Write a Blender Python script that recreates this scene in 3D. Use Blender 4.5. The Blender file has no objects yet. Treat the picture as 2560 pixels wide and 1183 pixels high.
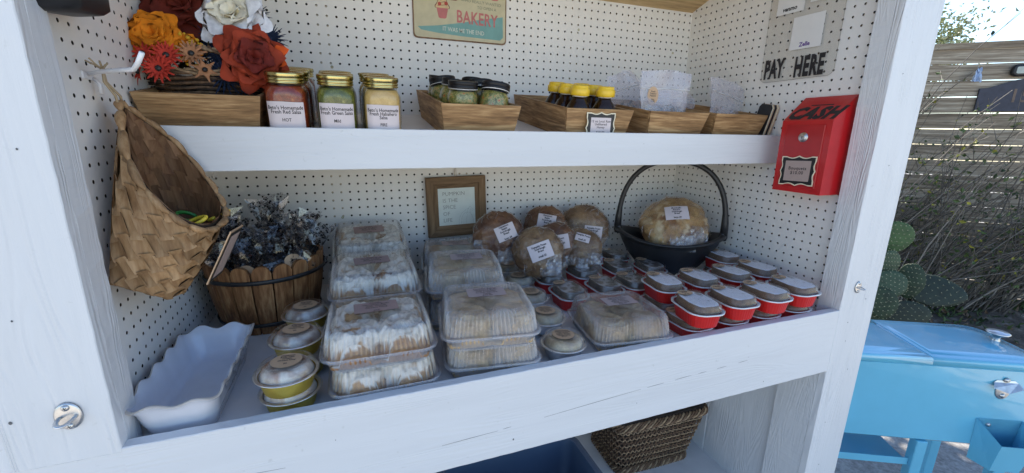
import bpy, math, random
from mathutils import Vector, Matrix, Euler, noise
R = math.radians
sc = bpy.context.scene
COL = sc.collection
S = 0.0254            # the scene is laid out in inches and scaled to metres at the very end
ZG = 61.0             # ground lies 61 inches below the layout's zero height

# ---------------------------------------------------------------- camera, sky, sun, exposure
cam = bpy.data.objects.new('camera', bpy.data.cameras.new('camera'))
COL.objects.link(cam)
cam.data.sensor_width = 36.0
cam.data.lens = 1056.12 / 2560 * 36
cam.data.clip_start = 0.02
cam.data.clip_end = 500
_r, _u, _f = Vector((.93812605, -.3459975, .01432623)), Vector((.0696225, .22897443, .97093945)), Vector((.33922296, .90986617, -.23889609))
M3 = Matrix((_r, _u, -_f)).transposed()
cam.rotation_mode = 'QUATERNION'
cam.rotation_quaternion = M3.to_quaternion()
cam.location = (14.70054, -56.418729, 5.499573)
sc.camera = cam

SUN_AZ = (0.42, 0.91)     # towards the sun, behind the stand
SUN_EL = 50.0
w = bpy.data.worlds.new('World')
sc.world = w
w.use_nodes = True
wn = w.node_tree.nodes
sky = wn.new('ShaderNodeTexSky')
sky.sky_type = 'NISHITA'
sky.sun_disc = False
sky.sun_elevation = R(SUN_EL)
sky.sun_rotation = math.atan2(SUN_AZ[0], SUN_AZ[1])
sky.air_density = 1.0
sky.dust_density = 0.3
sky.ozone_density = 2.5
wn['Background'].inputs['Strength'].default_value = 0.15
w.node_tree.links.new(sky.outputs[0], wn['Background'].inputs['Color'])
sun = bpy.data.objects.new('sun', bpy.data.lights.new('sun', 'SUN'))
COL.objects.link(sun)
sun.data.energy = 5.0
sun.data.angle = R(0.5)
sun.data.color = (1.0, .94, .84)
sd = Vector((SUN_AZ[0], SUN_AZ[1], 0)).normalized() * math.cos(R(SUN_EL)) + Vector((0, 0, math.sin(R(SUN_EL))))
sun.rotation_mode = 'QUATERNION'
sun.rotation_quaternion = sd.to_track_quat('Z', 'Y')
sun.location = (0, 0, 300)
sc.view_settings.view_transform = 'Standard'
sc.view_settings.look = 'None'
sc.view_settings.gamma = 1.0
sc.view_settings.exposure = 1.1
sc.render.engine = 'CYCLES'
sc.cycles.max_bounces = 10
sc.cycles.transparent_max_bounces = 24
sc.cycles.diffuse_bounces = 5
sc.cycles.glossy_bounces = 4
sc.cycles.transmission_bounces = 6
sc.cycles.caustics_reflective = False
sc.cycles.caustics_refractive = False
sc.cycles.use_denoising = True

# ---------------------------------------------------------------- materials
class NT:
    def __init__(s, name):
        s.m = bpy.data.materials.new(name)
        s.m.use_nodes = True
        s.t = s.m.node_tree
        s.p = s.t.nodes['Principled BSDF']
        s.out = s.t.nodes['Material Output']
    def n(s, typ, **kw):
        nd = s.t.nodes.new(typ)
        for k, v in kw.items():
            if k.startswith('i_'):
                nd.inputs[k[2:].replace('_', ' ')].default_value = v
            else:
                setattr(nd, k, v)
        return nd
    def l(s, a, b):
        s.t.links.new(a, b)
    def co(s, scale=(1, 1, 1), rot=(0, 0, 0)):      # object coordinates in inches, then scaled
        tc = s.n('ShaderNodeTexCoord')
        mp = s.n('ShaderNodeMapping')
        mp.inputs['Scale'].default_value = tuple(k / S for k in scale)
        mp.inputs['Rotation'].default_value = rot
        s.l(tc.outputs['Object'], mp.inputs['Vector'])
        return mp.outputs['Vector']
    def noise(s, vec, scale=1, detail=4, rough=.55, dist=0):
        nd = s.n('ShaderNodeTexNoise')
        nd.inputs['Scale'].default_value = scale
        nd.inputs['Detail'].default_value = detail
        nd.inputs['Roughness'].default_value = rough
        nd.inputs['Distortion'].default_value = dist
        s.l(vec, nd.inputs['Vector'])
        return nd.outputs['Fac']
    def ramp(s, fac, stops):
        nd = s.n('ShaderNodeValToRGB')
        e = nd.color_ramp.elements
        e[0].position, e[0].color = stops[0][0], c4(stops[0][1])
        e[1].position, e[1].color = stops[-1][0], c4(stops[-1][1])
        for p, c in stops[1:-1]:
            x = e.new(p)
            x.color = c4(c)
        s.l(fac, nd.inputs['Fac'])
        return nd.outputs['Color']
    def bump(s, h, strength=.3, dist=.02, normal=None):
        nd = s.n('ShaderNodeBump')
        nd.inputs['Strength'].default_value = strength
        nd.inputs['Distance'].default_value = dist * S
        s.l(h, nd.inputs['Height'])
        if normal is not None:
            s.l(normal, nd.inputs['Normal'])
        return nd.outputs['Normal']
    def mix(s, fac, a, b, typ='MIX'):
        nd = s.n('ShaderNodeMix', data_type='RGBA', blend_type=typ)
        for sock, v in ((nd.inputs[0], fac), (nd.inputs[6], a), (nd.inputs[7], b)):
            if isinstance(v, (int, float)):
                sock.default_value = v
            elif isinstance(v, tuple):
                sock.default_value = c4(v)
            else:
                s.l(v, sock)
        return nd.outputs[2]
def c4(c):
    if isinstance(c, (int, float)):
        c = (c, c, c)
    return tuple(c[:3]) + (1,)

def plain(name, col, rough=.5, metal=0, var=.12, vs=3, bump=0, bs=20, coat=0, spec=None):
    t = NT(name)
    v = t.co()
    f = t.noise(v, vs / 10 if vs > 10 else vs * .3, 5)
    lo = tuple(max(0, x * (1 - var)) for x in c4(col)[:3])
    hi = tuple(min(1, x * (1 + var)) for x in c4(col)[:3])
    t.l(t.ramp(f, [(.3, lo), (.7, hi)]), t.p.inputs['Base Color'])
    t.p.inputs['Roughness'].default_value = rough
    t.p.inputs['Metallic'].default_value = metal
    t.p.inputs['Coat Weight'].default_value = coat
    if spec is not None:
        t.p.inputs['Specular IOR Level'].default_value = spec
    if bump:
        t.l(t.bump(t.noise(v, bs, 3), bump, .03), t.p.inputs['Normal'])
    return t.m

def vcol(name, rough=.6, bump=.3, bs=6, spec=.5, coat=0, sss=0, ov=.35):
    t = NT(name)
    a = t.n('ShaderNodeAttribute', attribute_name='Col')
    v0 = t.co()
    oi = t.n('ShaderNodeObjectInfo')
    cb = t.n('ShaderNodeVectorMath', operation='MULTIPLY_ADD')
    for q in range(3):
        cb.inputs[1].default_value[q] = 40
    t.l(oi.outputs['Random'], cb.inputs[0])
    t.l(v0, cb.inputs[2])
    v = cb.outputs[0]
    big = t.noise(v, .9, 4, .6, .8)
    f = t.noise(v, bs, 5)
    t.l(t.mix(ov * .8, t.mix(ov, a.outputs['Color'], t.ramp(f, [(.3, .35), (.7, .65)]), 'OVERLAY'), t.ramp(big, [(.38, .22), (.56, .60)]), 'OVERLAY'), t.p.inputs['Base Color'])
    t.p.inputs['Roughness'].default_value = rough
    t.p.inputs['Specular IOR Level'].default_value = spec
    t.p.inputs['Coat Weight'].default_value = coat
    if sss:
        t.p.inputs['Subsurface Weight'].default_value = sss
        t.p.inputs['Subsurface Scale'].default_value = .003
    if bump:
        t.l(t.bump(f, bump, .08), t.p.inputs['Normal'])
    return t.m

def painted_wood(name, axis, col=(.70, .71, .725), strength=.75, dirt=.12, wavy=1.0):
    """white paint over rough-sawn fir: long wavy ridges that run along the board's axis"""
    t = NT(name)
    sc3 = [1.0, 1.0, 1.0]
    sc3['xyz'.index(axis)] = .09
    v = t.co(tuple(sc3))
    big = t.noise(v, .55, 3, .5, .6)
    v2 = t.co(tuple(k * (1 if i != 'xyz'.index(axis) else .5) for i, k in enumerate(sc3)))
    cn = t.noise(v, .42 * wavy, 2, .45, .5)
    ml = t.n('ShaderNodeMath', operation='MULTIPLY')
    ml.inputs[1].default_value = 95
    t.l(cn, ml.inputs[0])
    sn = t.n('ShaderNodeMath', operation='SINE')
    t.l(ml.outputs[0], sn.inputs[0])
    msk = t.noise(t.co((.25, .25, .25)), 1.0, 2)
    mk = t.n('ShaderNodeMapRange')
    mk.inputs['From Min'].default_value = .35
    mk.inputs['From Max'].default_value = .65
    mk.inputs['To Min'].default_value = .15
    t.l(msk, mk.inputs['Value'])
    wv = t.n('ShaderNodeMath', operation='MULTIPLY')
    t.l(sn.outputs[0], wv.inputs[0])
    t.l(mk.outputs[0], wv.inputs[1])
    fine = t.noise(v2, 6.0, 5, .6)
    sp = t.noise(t.co((2.2, 2.2, 2.2)), 4, 3)
    n1 = t.bump(wv.outputs[0], strength, .035)
    n2 = t.bump(fine, strength * .8, .035, n1)
    n3 = t.bump(sp, .15, .02, n2)
    t.l(n3, t.p.inputs['Normal'])
    base = t.ramp(big, [(.25, tuple(k * .93 for k in col)), (.75, col)])
    spots = t.ramp(t.noise(t.co((.8, .8, .8)), 2.3, 2), [(.70, (1, 1, 1)), (.80, (1 - dirt, 1 - dirt, 1 - dirt * 1.1))])
    t.l(t.mix(1.0, base, spots, 'MULTIPLY'), t.p.inputs['Base Color'])
    t.p.inputs['Roughness'].default_value = .5
    t.p.inputs['Specular IOR Level'].default_value = .4
    return t.m

def wood(name, axis, dark, mid, light, scale=1.0, rough=.6, island=.0, rings=5.0, spec=.3):
    t = NT(name)
    i = 'xyz'.index(axis)
    s3 = [1.0 * scale] * 3
    s3[i] = .08 * scale
    v = t.co(tuple(s3))
    oi = t.n('ShaderNodeObjectInfo')
    add = t.n('ShaderNodeVectorMath', operation='ADD')
    mul = t.n('ShaderNodeVectorMath', operation='SCALE')
    cmb = t.n('ShaderNodeCombineXYZ')
    for k in range(3):
        t.l(oi.outputs['Random'], cmb.inputs[k])
    t.l(cmb.outputs[0], mul.inputs[0])
    mul.inputs['Scale'].default_value = 37
    t.l(v, add.inputs[0])
    t.l(mul.outputs[0], add.inputs[1])
    vec = add.outputs[0]
    if island:
        gi = t.n('ShaderNodeNewGeometry')
        m2 = t.n('ShaderNodeVectorMath', operation='ADD')
        sc_ = t.n('ShaderNodeMath', operation='MULTIPLY')
        sc_.inputs[1].default_value = 60
        t.l(gi.outputs['Random Per Island'], sc_.inputs[0])
        t.l(vec, m2.inputs[0])
        t.l(sc_.outputs[0], m2.inputs[1])
        vec = m2.outputs[0]
    a = t.noise(vec, 1.6, 4, .5, 1.2)
    b = t.noise(vec, rings * 1.6, 5, .65)
    f = t.n('ShaderNodeMath', operation='MULTIPLY_ADD')
    t.l(b, f.inputs[0])
    f.inputs[1].default_value = .5
    h = t.n('ShaderNodeMath', operation='MULTIPLY')
    t.l(a, h.inputs[0])
    h.inputs[1].default_value = .55
    t.l(h.outputs[0], f.inputs[2])
    col = t.ramp(f.outputs[0], [(.36, dark), (.52, mid), (.68, light)])
    if island:
        rr = t.ramp(gi.outputs['Random Per Island'], [(0, .55), (1, 1.0)])
        col = t.mix(island, col, t.mix(1.0, col, rr, 'MULTIPLY'))
    t.l(col, t.p.inputs['Base Color'])
    t.l(t.bump(b, .35, .03), t.p.inputs['Normal'])
    t.p.inputs['Roughness'].default_value = rough
    t.p.inputs['Specular IOR Level'].default_value = spec
    return t.m

def thin_film(t, facing, dst, gloss):
    pw = t.n('ShaderNodeMath', operation='POWER')
    pw.inputs[1].default_value = 3.5
    t.l(facing, pw.inputs[0])
    g = t.n('ShaderNodeMath', operation='MULTIPLY_ADD')
    g.inputs[1].default_value = .62 * min(1.2, gloss)
    g.inputs[2].default_value = .02 * gloss
    g.use_clamp = True
    t.l(pw.outputs[0], g.inputs[0])
    t.l(g.outputs[0], dst)
def clear(name, haze=.06, tint=(.93, .95, .97), rough=.08, ior=1.45, wrinkle=0, ws=2.0, hazecol=(.75, .77, .8), blotch=0, gloss=1.0):
    """thin clear plastic or glass: see-through, mirror-like at grazing angles, with a trace of milky haze"""
    t = NT(name)
    tr = t.n('ShaderNodeBsdfTransparent')
    tr.inputs[0].default_value = c4(tint)
    gl = t.n('ShaderNodeBsdfGlossy')
    gl.inputs['Roughness'].default_value = rough
    gl.inputs['Color'].default_value = (1, 1, 1, 1)
    df = t.n('ShaderNodeBsdfDiffuse')
    df.inputs[0].default_value = c4(hazecol)
    fr = t.n('ShaderNodeLayerWeight')
    fr.inputs['Blend'].default_value = .5
    m1 = t.n('ShaderNodeMixShader')
    m2 = t.n('ShaderNodeMixShader')
    if wrinkle:
        v = t.co((1, 1, 1))
        nz = t.noise(v, ws, 3, .6, 1.5)
        nm = t.bump(nz, wrinkle, .25)
        t.l(nm, gl.inputs['Normal'])
        t.l(nm, fr.inputs['Normal'])
    if blotch:
        v = t.co((1, 1, 1))
        f = t.noise(v, .35, 4, .6, .5)
        rp = t.ramp(f, [(.42, haze), (.62, min(.95, haze + blotch))])
        t.l(rp, m1.inputs[0])
    else:
        m1.inputs[0].default_value = haze
    t.l(tr.outputs[0], m1.inputs[1])
    t.l(df.outputs[0], m1.inputs[2])
    thin_film(t, fr.outputs['Facing'], m2.inputs[0], gloss)
    t.l(m1.outputs[0], m2.inputs[1])
    t.l(gl.outputs[0], m2.inputs[2])
    t.l(m2.outputs[0], t.out.inputs['Surface'])
    return t.m

def cello():
    """clear gift-bag film printed all over with small black marks"""
    t = NT('printed_cellophane')
    tr = t.n('ShaderNodeBsdfTransparent')
    tr.inputs[0].default_value = (.93, .93, .94, 1)
    gl = t.n('ShaderNodeBsdfGlossy')
    gl.inputs['Roughness'].default_value = .06
    df = t.n('ShaderNodeBsdfDiffuse')
    df.inputs[0].default_value = (.006, .006, .01, 1)
    v = t.co((1, 1, 1))
    vo = t.n('ShaderNodeTexVoronoi')
    vo.inputs['Scale'].default_value = 2.2
    t.l(v, vo.inputs['Vector'])
    vo2 = t.n('ShaderNodeTexVoronoi')
    vo2.inputs['Scale'].default_value = 5.2
    t.l(v, vo2.inputs['Vector'])
    mn = t.n('ShaderNodeMath', operation='MINIMUM')
    s1 = t.n('ShaderNodeMath', operation='SUBTRACT')
    s1.inputs[1].default_value = .24
    t.l(vo.outputs['Distance'], s1.inputs[0])
    s2 = t.n('ShaderNodeMath', operation='SUBTRACT')
    s2.inputs[1].default_value = .2
    t.l(vo2.outputs['Distance'], s2.inputs[0])
    t.l(s1.outputs[0], mn.inputs[0])
    t.l(s2.outputs[0], mn.inputs[1])
    lt = t.n('ShaderNodeMath', operation='LESS_THAN')
    lt.inputs[1].default_value = 0
    t.l(mn.outputs[0], lt.inputs[0])
    fr = t.n('ShaderNodeLayerWeight')
    fr.inputs['Blend'].default_value = .5
    m1 = t.n('ShaderNodeMixShader')
    m2 = t.n('ShaderNodeMixShader')
    t.l(lt.outputs[0], m1.inputs[0])
    t.l(tr.outputs[0], m1.inputs[1])
    t.l(df.outputs[0], m1.inputs[2])
    thin_film(t, fr.outputs['Facing'], m2.inputs[0], 5)
    t.l(m1.outputs[0], m2.inputs[1])
    t.l(gl.outputs[0], m2.inputs[2])
    t.l(m2.outputs[0], t.out.inputs['Surface'])
    return t.m

M = {}
for ax in 'xyz':
    M['paint_' + ax] = painted_wood('white_paint_grain_' + ax, ax, strength={'x': .22, 'y': .3, 'z': .65}[ax])
    M['crate_' + ax] = wood('stained_crate_wood_' + ax, ax, (.13, .070, .032), (.33, .19, .085), (.58, .38, .19), 1.0, rings=3.2)
M['paint_rough'] = painted_wood('white_paint_rough_trim', 'z', strength=.42, wavy=1.3)
M['peg'] = plain('painted_pegboard', (.80, .785, .76), .5, var=.05, vs=.35, bump=.05, bs=8)
M['hole'] = plain('hardboard_hole_shade', (.03, .022, .016), .9)  # hardboard brown taken near black: the holes' shade is in the colour
M['shelfpaint'] = plain('grey_white_shelf_paint', (.78, .78, .79), .45, var=.06, vs=1, bump=.08, bs=5)
M['dark'] = plain('raw_timber_in_cavity', (.55, .47, .36), .9)
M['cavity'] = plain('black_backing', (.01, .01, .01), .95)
M['ceil'] = wood('ceiling_plywood', 'x', (.36, .24, .12), (.55, .39, .20), (.66, .50, .29), .5)
M['gold_lid'] = plain('brass_coloured_lid', (.60, .49, .20), .24, 1.0, var=.08)
M['black_lid'] = plain('black_gloss_lid', (.010, .010, .012), .38, 0, spec=.35)
M['silver'] = plain('bright_steel', (.60, .60, .60), .33, 1.0, var=.2)
M['foil'] = plain('crimped_aluminium', (.86, .87, .88), .28, 1.0, var=.05)
M['goldfoil'] = plain('gold_foil', (.86, .66, .12), .33, .85, var=.08)
M['redfoil'] = plain('red_foil', (.62, .018, .016), .38, .25, var=.06, coat=.2)
M['white_rim'] = plain('white_lacquered_rim', (.75, .76, .78), .35, .2)
M['jarglass'] = clear('jar_glass', .0, (.97, .985, .98), .02, 1.5)
M['plastic'] = clear('clear_lid_plastic', .004, (.992, .992, .995), .035, 1.5, wrinkle=.12, ws=3, gloss=3.2)
M['fog'] = clear('fogged_lid_plastic', .10, (.97, .975, .98), .12, 1.5, wrinkle=.12, ws=3, hazecol=(.62, .60, .60), blotch=.38, gloss=1.3)
M['foldfilm'] = clear('crumpled_film', .10, (.97, .97, .98), .05, 1.5, wrinkle=.5, ws=2.0, hazecol=(.8, .8, .84), gloss=7)
M['ribfilm'] = clear('moulded_rib_highlight', .05, (.97, .97, .98), .04, 1.5, hazecol=(.85, .86, .9), gloss=7)  # paler, glossier plastic so the moulded ribs read as highlight lines
M['wrap'] = clear('cling_wrap', .01, (.985, .985, .99), .07, 1.5, wrinkle=.7, ws=1.0, gloss=1.6)
M['zip'] = clear('zip_bag_plastic', .30, (.93, .93, .95), .16, 1.45, wrinkle=.25, ws=.5, hazecol=(.72, .70, .76), gloss=1.3)
M['fog2'] = clear('lightly_fogged_lid', .08, (.97, .97, .975), .1, 1.5, wrinkle=.12, ws=3, hazecol=(.55, .50, .50), blotch=.30, gloss=1.4)
M['traybase'] = clear('moulded_tray_plastic', .30, (.95, .96, .98), .1, 1.5, hazecol=(.50, .54, .62), gloss=3)
M['frost'] = clear('frosted_lid', .02, (.95, .96, .98), .08, 1.5, wrinkle=.1, ws=3, hazecol=(.75, .77, .82), gloss=1.5)
M['paper2'] = plain('pale_mauve_label', (.47, .37, .355), .7, var=.03)
M['paper3'] = plain('pale_pink_label', (.70, .62, .64), .7, var=.03)
M['treat'] = plain('brown_dog_treats', (.22, .11, .05), .8, var=.3)
for nm_, c_, vv in (('leafgreen', (.075, .115, .03), .35), ('leafdark', (.035, .06, .02), .3), ('leafyellow', (.32, .30, .04), .3), ('leafpale', (.26, .29, .13), .3), ('leafpale2', (.40, .42, .25), .3), ('deadleaf', (.20, .13, .08), .4), ('twig', (.10, .085, .07), .4), ('twig_pale', (.24, .21, .18), .3),
                    ('bark', (.10, .08, .06), .3), ('spine', (.42, .40, .26), .2), ('cactus', (.024, .045, .019), .35), ('cactus_l', (.05, .10, .034), .3), ('cactus_g', (.045, .078, .04), .3), ('cactus_d', (.015, .027, .016), .3),
                    ('navyboard', (.035, .038, .06), .2), ('bronze', (.13, .09, .07), .2), ('lamppanel', (.45, .50, .46), .2), ('paleblue', (.42, .53, .72), .1)):
    M[nm_] = plain(nm_, c_, .6, var=vv, vs=2)
M['fencewood'] = None
def fencewood(name, axis):
    t = NT(name)
    # grain runs along the fence line, so rotate the coordinates first
    tc = t.n('ShaderNodeTexCoord')
    m1 = t.n('ShaderNodeMapping')
    m1.inputs['Rotation'].default_value = (0, 0, -math.atan2(.67560112, -.73726734))
    m2 = t.n('ShaderNodeMapping')
    s3 = (.035, .7, .7) if axis == 'x' else (.7, .7, .035)
    m2.inputs['Scale'].default_value = tuple(k / S for k in s3)
    t.l(tc.outputs['Object'], m1.inputs['Vector'])
    t.l(m1.outputs['Vector'], m2.inputs['Vector'])
    v = m2.outputs['Vector']
    a, c = t.noise(v, 1.2, 5, .6, 1.0), t.noise(v, 5.5, 5, .7)
    gi = t.n('ShaderNodeObjectInfo')
    col = t.ramp(a, [(.32, (.17, .135, .10)), (.5, (.31, .26, .20)), (.66, (.52, .47, .39))])
    rr_ = t.ramp(gi.outputs['Random'], [(0, (.72, .68, .62)), (1, (1.05, 1.05, 1.05))])
    col = t.mix(1.0, col, rr_, 'MULTIPLY')
    col = t.mix(.5, col, t.ramp(c, [(.35, .25), (.65, .75)]), 'OVERLAY')
    t.l(col, t.p.inputs['Base Color'])
    t.p.inputs['Roughness'].default_value = .85
    t.l(t.bump(c, .6, .08), t.p.inputs['Normal'])
    return t.m
M['fencewood'] = fencewood('weathered_boards', 'x')
M['fencewood_z'] = fencewood('weathered_posts', 'z')
def groundmat(name, cols, sc1, sc2, rough=.95, bump=.5):
    t = NT(name)
    v = t.co()
    a, c = t.noise(v, sc1, 6, .6), t.noise(v, sc2, 4, .7)
    col = t.ramp(a, [(.3, cols[0]), (.5, cols[1]), (.7, cols[2])])
    col = t.mix(.6, col, t.ramp(c, [(.3, .2), (.7, .8)]), 'OVERLAY')
    t.l(col, t.p.inputs['Base Color'])
    t.p.inputs['Roughness'].default_value = rough
    t.l(t.bump(c, bump, .25), t.p.inputs['Normal'])
    return t.m
M['ground'] = groundmat('compacted_grey_earth', ((.27, .25, .23), (.34, .32, .30), (.42, .40, .37)), .05, 1.1)
M['mulch'] = groundmat('leaf_litter', ((.06, .045, .035), (.12, .095, .075), (.24, .20, .165)), .3, 1.4, bump=1.0)
M['concrete'] = groundmat('sunlit_driveway', ((.50, .45, .37), (.56, .50, .42), (.62, .56, .47)), .03, .8)
M['acrylic'] = clear('acrylic_sheet', .04, (.97, .965, .955), .03, 1.49, hazecol=(.6, .57, .52), gloss=.8)
M['cello'] = cello()
M['paper'] = plain('mauve_label_paper', (.66, .58, .58), .7, var=.03)
M['white_paper'] = plain('white_card', (.80, .80, .80), .6, var=.02)
M['kraft'] = plain('kraft_sticker', (.56, .38, .235), .7, var=.06)
M['kraft2'] = plain('pink_kraft_label', (.36, .25, .23), .7, var=.05)
M['ink'] = plain('black_ink', (.018, .016, .02), .6)
M['ink2'] = plain('dark_grey_ink', (.12, .125, .13), .7)
M['violet'] = plain('violet_ink', (.10, .03, .28), .6)
M['black'] = plain('satin_black', (.014, .014, .016), .45)
M['blackplastic'] = plain('black_moulded_plastic', (.022, .022, .024), .42, bump=.1, bs=10)
M['cream'] = plain('cream_edge', (.78, .70, .52), .6)
M['yellow'] = plain('yellow_cap_plastic', (.85, .56, .035), .35, coat=.1)
M['honey'] = plain('dark_honey', (.022, .008, .003), .22, coat=.25, spec=.3)
M['white'] = plain('white_enamel', (.78, .78, .80), .3)
M['ceramic'] = plain('white_glazed_stoneware', (.66, .69, .77), .16, var=.03, coat=.5)
M['ceramic_lip'] = plain('worn_glaze_edge', (.50, .46, .42), .3)
M['red_enamel'] = plain('red_enamel_box', (.50, .012, .016), .32, var=.06, coat=.3, bump=.05, bs=14)
M['red_edge'] = plain('red_enamel_door', (.42, .012, .016), .35, var=.06, coat=.2)
M['jute'] = plain('jute_twine', (.42, .32, .2), .9, bump=.8, bs=14)
M['weave'] = wood('splint_weave', 'z', (.27, .145, .065), (.42, .25, .12), (.56, .37, .20), .7, island=.9, rings=4)
M['weave_in'] = wood('splint_weave_inside_shade', 'z', (.13, .06, .032), (.21, .11, .055), (.29, .165, .085), .7, island=.9, rings=4)  # darker copy of the weave: shade inside the basket put into colour
M['yellow_pl'] = plain('yellow_plastic', (.85, .62, .05), .35)
M['green_pl'] = plain('green_plastic', (.015, .16, .03), .35)
for nm_, c_ in (('rust_silk', (.30, .040, .016)), ('rust_dark', (.15, .018, .012)), ('white_silk', (.78, .78, .82)), ('ivory_silk', (.80, .75, .60)), ('orange_silk', (.66, .20, .008)), ('maroon_silk', (.13, .018, .010)),
                ('red_silk', (.50, .045, .028)), ('tan_silk', (.42, .20, .10)), ('navy_silk', (.018, .032, .075)), ('mustard_silk', (.62, .36, .03)), ('dark_leaf', (.045, .035, .02)), ('orange_leaf', (.72, .10, .015))):
    M[nm_] = plain(nm_, c_, .75, var=.25, vs=4, bump=.25, bs=8, spec=.25)
M['tub'] = wood('barrel_stave', 'z', (.085, .032, .012), (.24, .108, .042), (.44, .25, .115), .8, island=.5, rings=3)
M['wicker'] = plain('dark_wicker', (.16, .095, .055), .7, var=.55, vs=9, bump=.6, bs=9)
M['wicker_dark'] = plain('dark_wicker_core', (.035, .022, .016), .8, var=.4, vs=9)
M['wicker_light'] = plain('pale_wicker', (.36, .25, .15), .65, var=.45, vs=9, bump=.4, bs=9)
M['bread'] = vcol('bread_crust', .62, .9, 5, coat=.05)
M['icing'] = vcol('iced_rolls', .45, .35, 4, sss=.0)
M['cakes'] = vcol('cake_top', .7, .4, 5, ov=.5)
M['pale_rolls'] = vcol('pale_rolls', .6, .5, 5, ov=.45)
for key, nm, cols in (('salsa_r', 'red_salsa', [(.35, (.15, .015, .005)), (.56, (.26, .035, .010)), (.74, (.50, .17, .03))]),
                      ('salsa_g', 'green_salsa', [(.35, (.06, .075, .008)), (.58, (.14, .15, .02)), (.74, (.42, .40, .13))]),
                      ('salsa_h', 'habanero_salsa', [(.35, (.55, .34, .11)), (.6, (.64, .42, .15)), (.75, (.72, .52, .25))]),
                      ('relish', 'pepper_relish', [(.30, (.06, .06, .012)), (.47, (.17, .17, .035)), (.56, (.40, .36, .12)), (.62, (.50, .14, .02)), (.70, (.55, .03, .02))])):
    t = NT(nm)
    v = t.co()
    f = t.noise(v, 3.0 if key != 'relish' else 3.2, 5, .72)
    t.l(t.ramp(f, cols), t.p.inputs['Base Color'])
    t.p.inputs['Roughness'].default_value = .3
    t.p.inputs['Coat Weight'].default_value = .5
    M[key] = t.m
M['rust'] = plain('rusty_tin_edge', (.20, .11, .06), .6, .3, var=.5, vs=9)
M['signcream'] = plain('aged_cream_print', (.55, .50, .33), .45, var=.08, vs=3)
M['teal'] = plain('faded_teal_print', (.17, .36, .34), .45, var=.08)
M['signfrost'] = plain('print_vanilla', (.62, .46, .25), .5)
M['signpink'] = plain('print_pink', (.45, .25, .26), .5)
M['signred'] = plain('print_rose', (.50, .155, .15), .5)
M['signbrown'] = plain('print_brown', (.16, .05, .035), .5)
M['signcherry'] = plain('print_cherry', (.42, .05, .03), .5)
M['signtan'] = plain('print_tan', (.50, .33, .17), .5)
M['signice'] = plain('print_ice', (.40, .46, .45), .5)
M['signmaroon'] = plain('print_maroon', (.17, .03, .03), .5)
M['signgrey'] = plain('print_grey', (.24, .25, .18), .5)
M['signwhite'] = plain('print_white', (.62, .66, .58), .5)
M['signboard'] = plain('pale_shiplap_print', (.64, .70, .68), .55, var=.04)
M['acrylic_edge'] = plain('acrylic_edge', (.30, .28, .25), .2)
M['kraft_mauve'] = plain('mauve_kraft_paper', (.42, .32, .29), .7, var=.04)
M['bread_dark'] = plain('dried_slices', (.30, .13, .06), .7, var=.4, vs=8)
for ax in 'xz':
    M['frame_' + ax] = wood('stained_frame_wood_' + ax, ax, (.09, .052, .028), (.19, .115, .06), (.27, .175, .10), .8, rings=2.6)
M['blue'] = plain('sky_blue_enamel', (.17, .54, .73), .2, var=.05, vs=.5, coat=1, bump=.02, bs=1)
M['bin'] = plain('slate_blue_plastic', (.10, .135, .20), .42, var=.08, vs=.5, bump=.1, bs=6)
M['bin_in'] = plain('blue_bin_inside', (.06, .095, .16), .4, var=.08, vs=.5)

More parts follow.
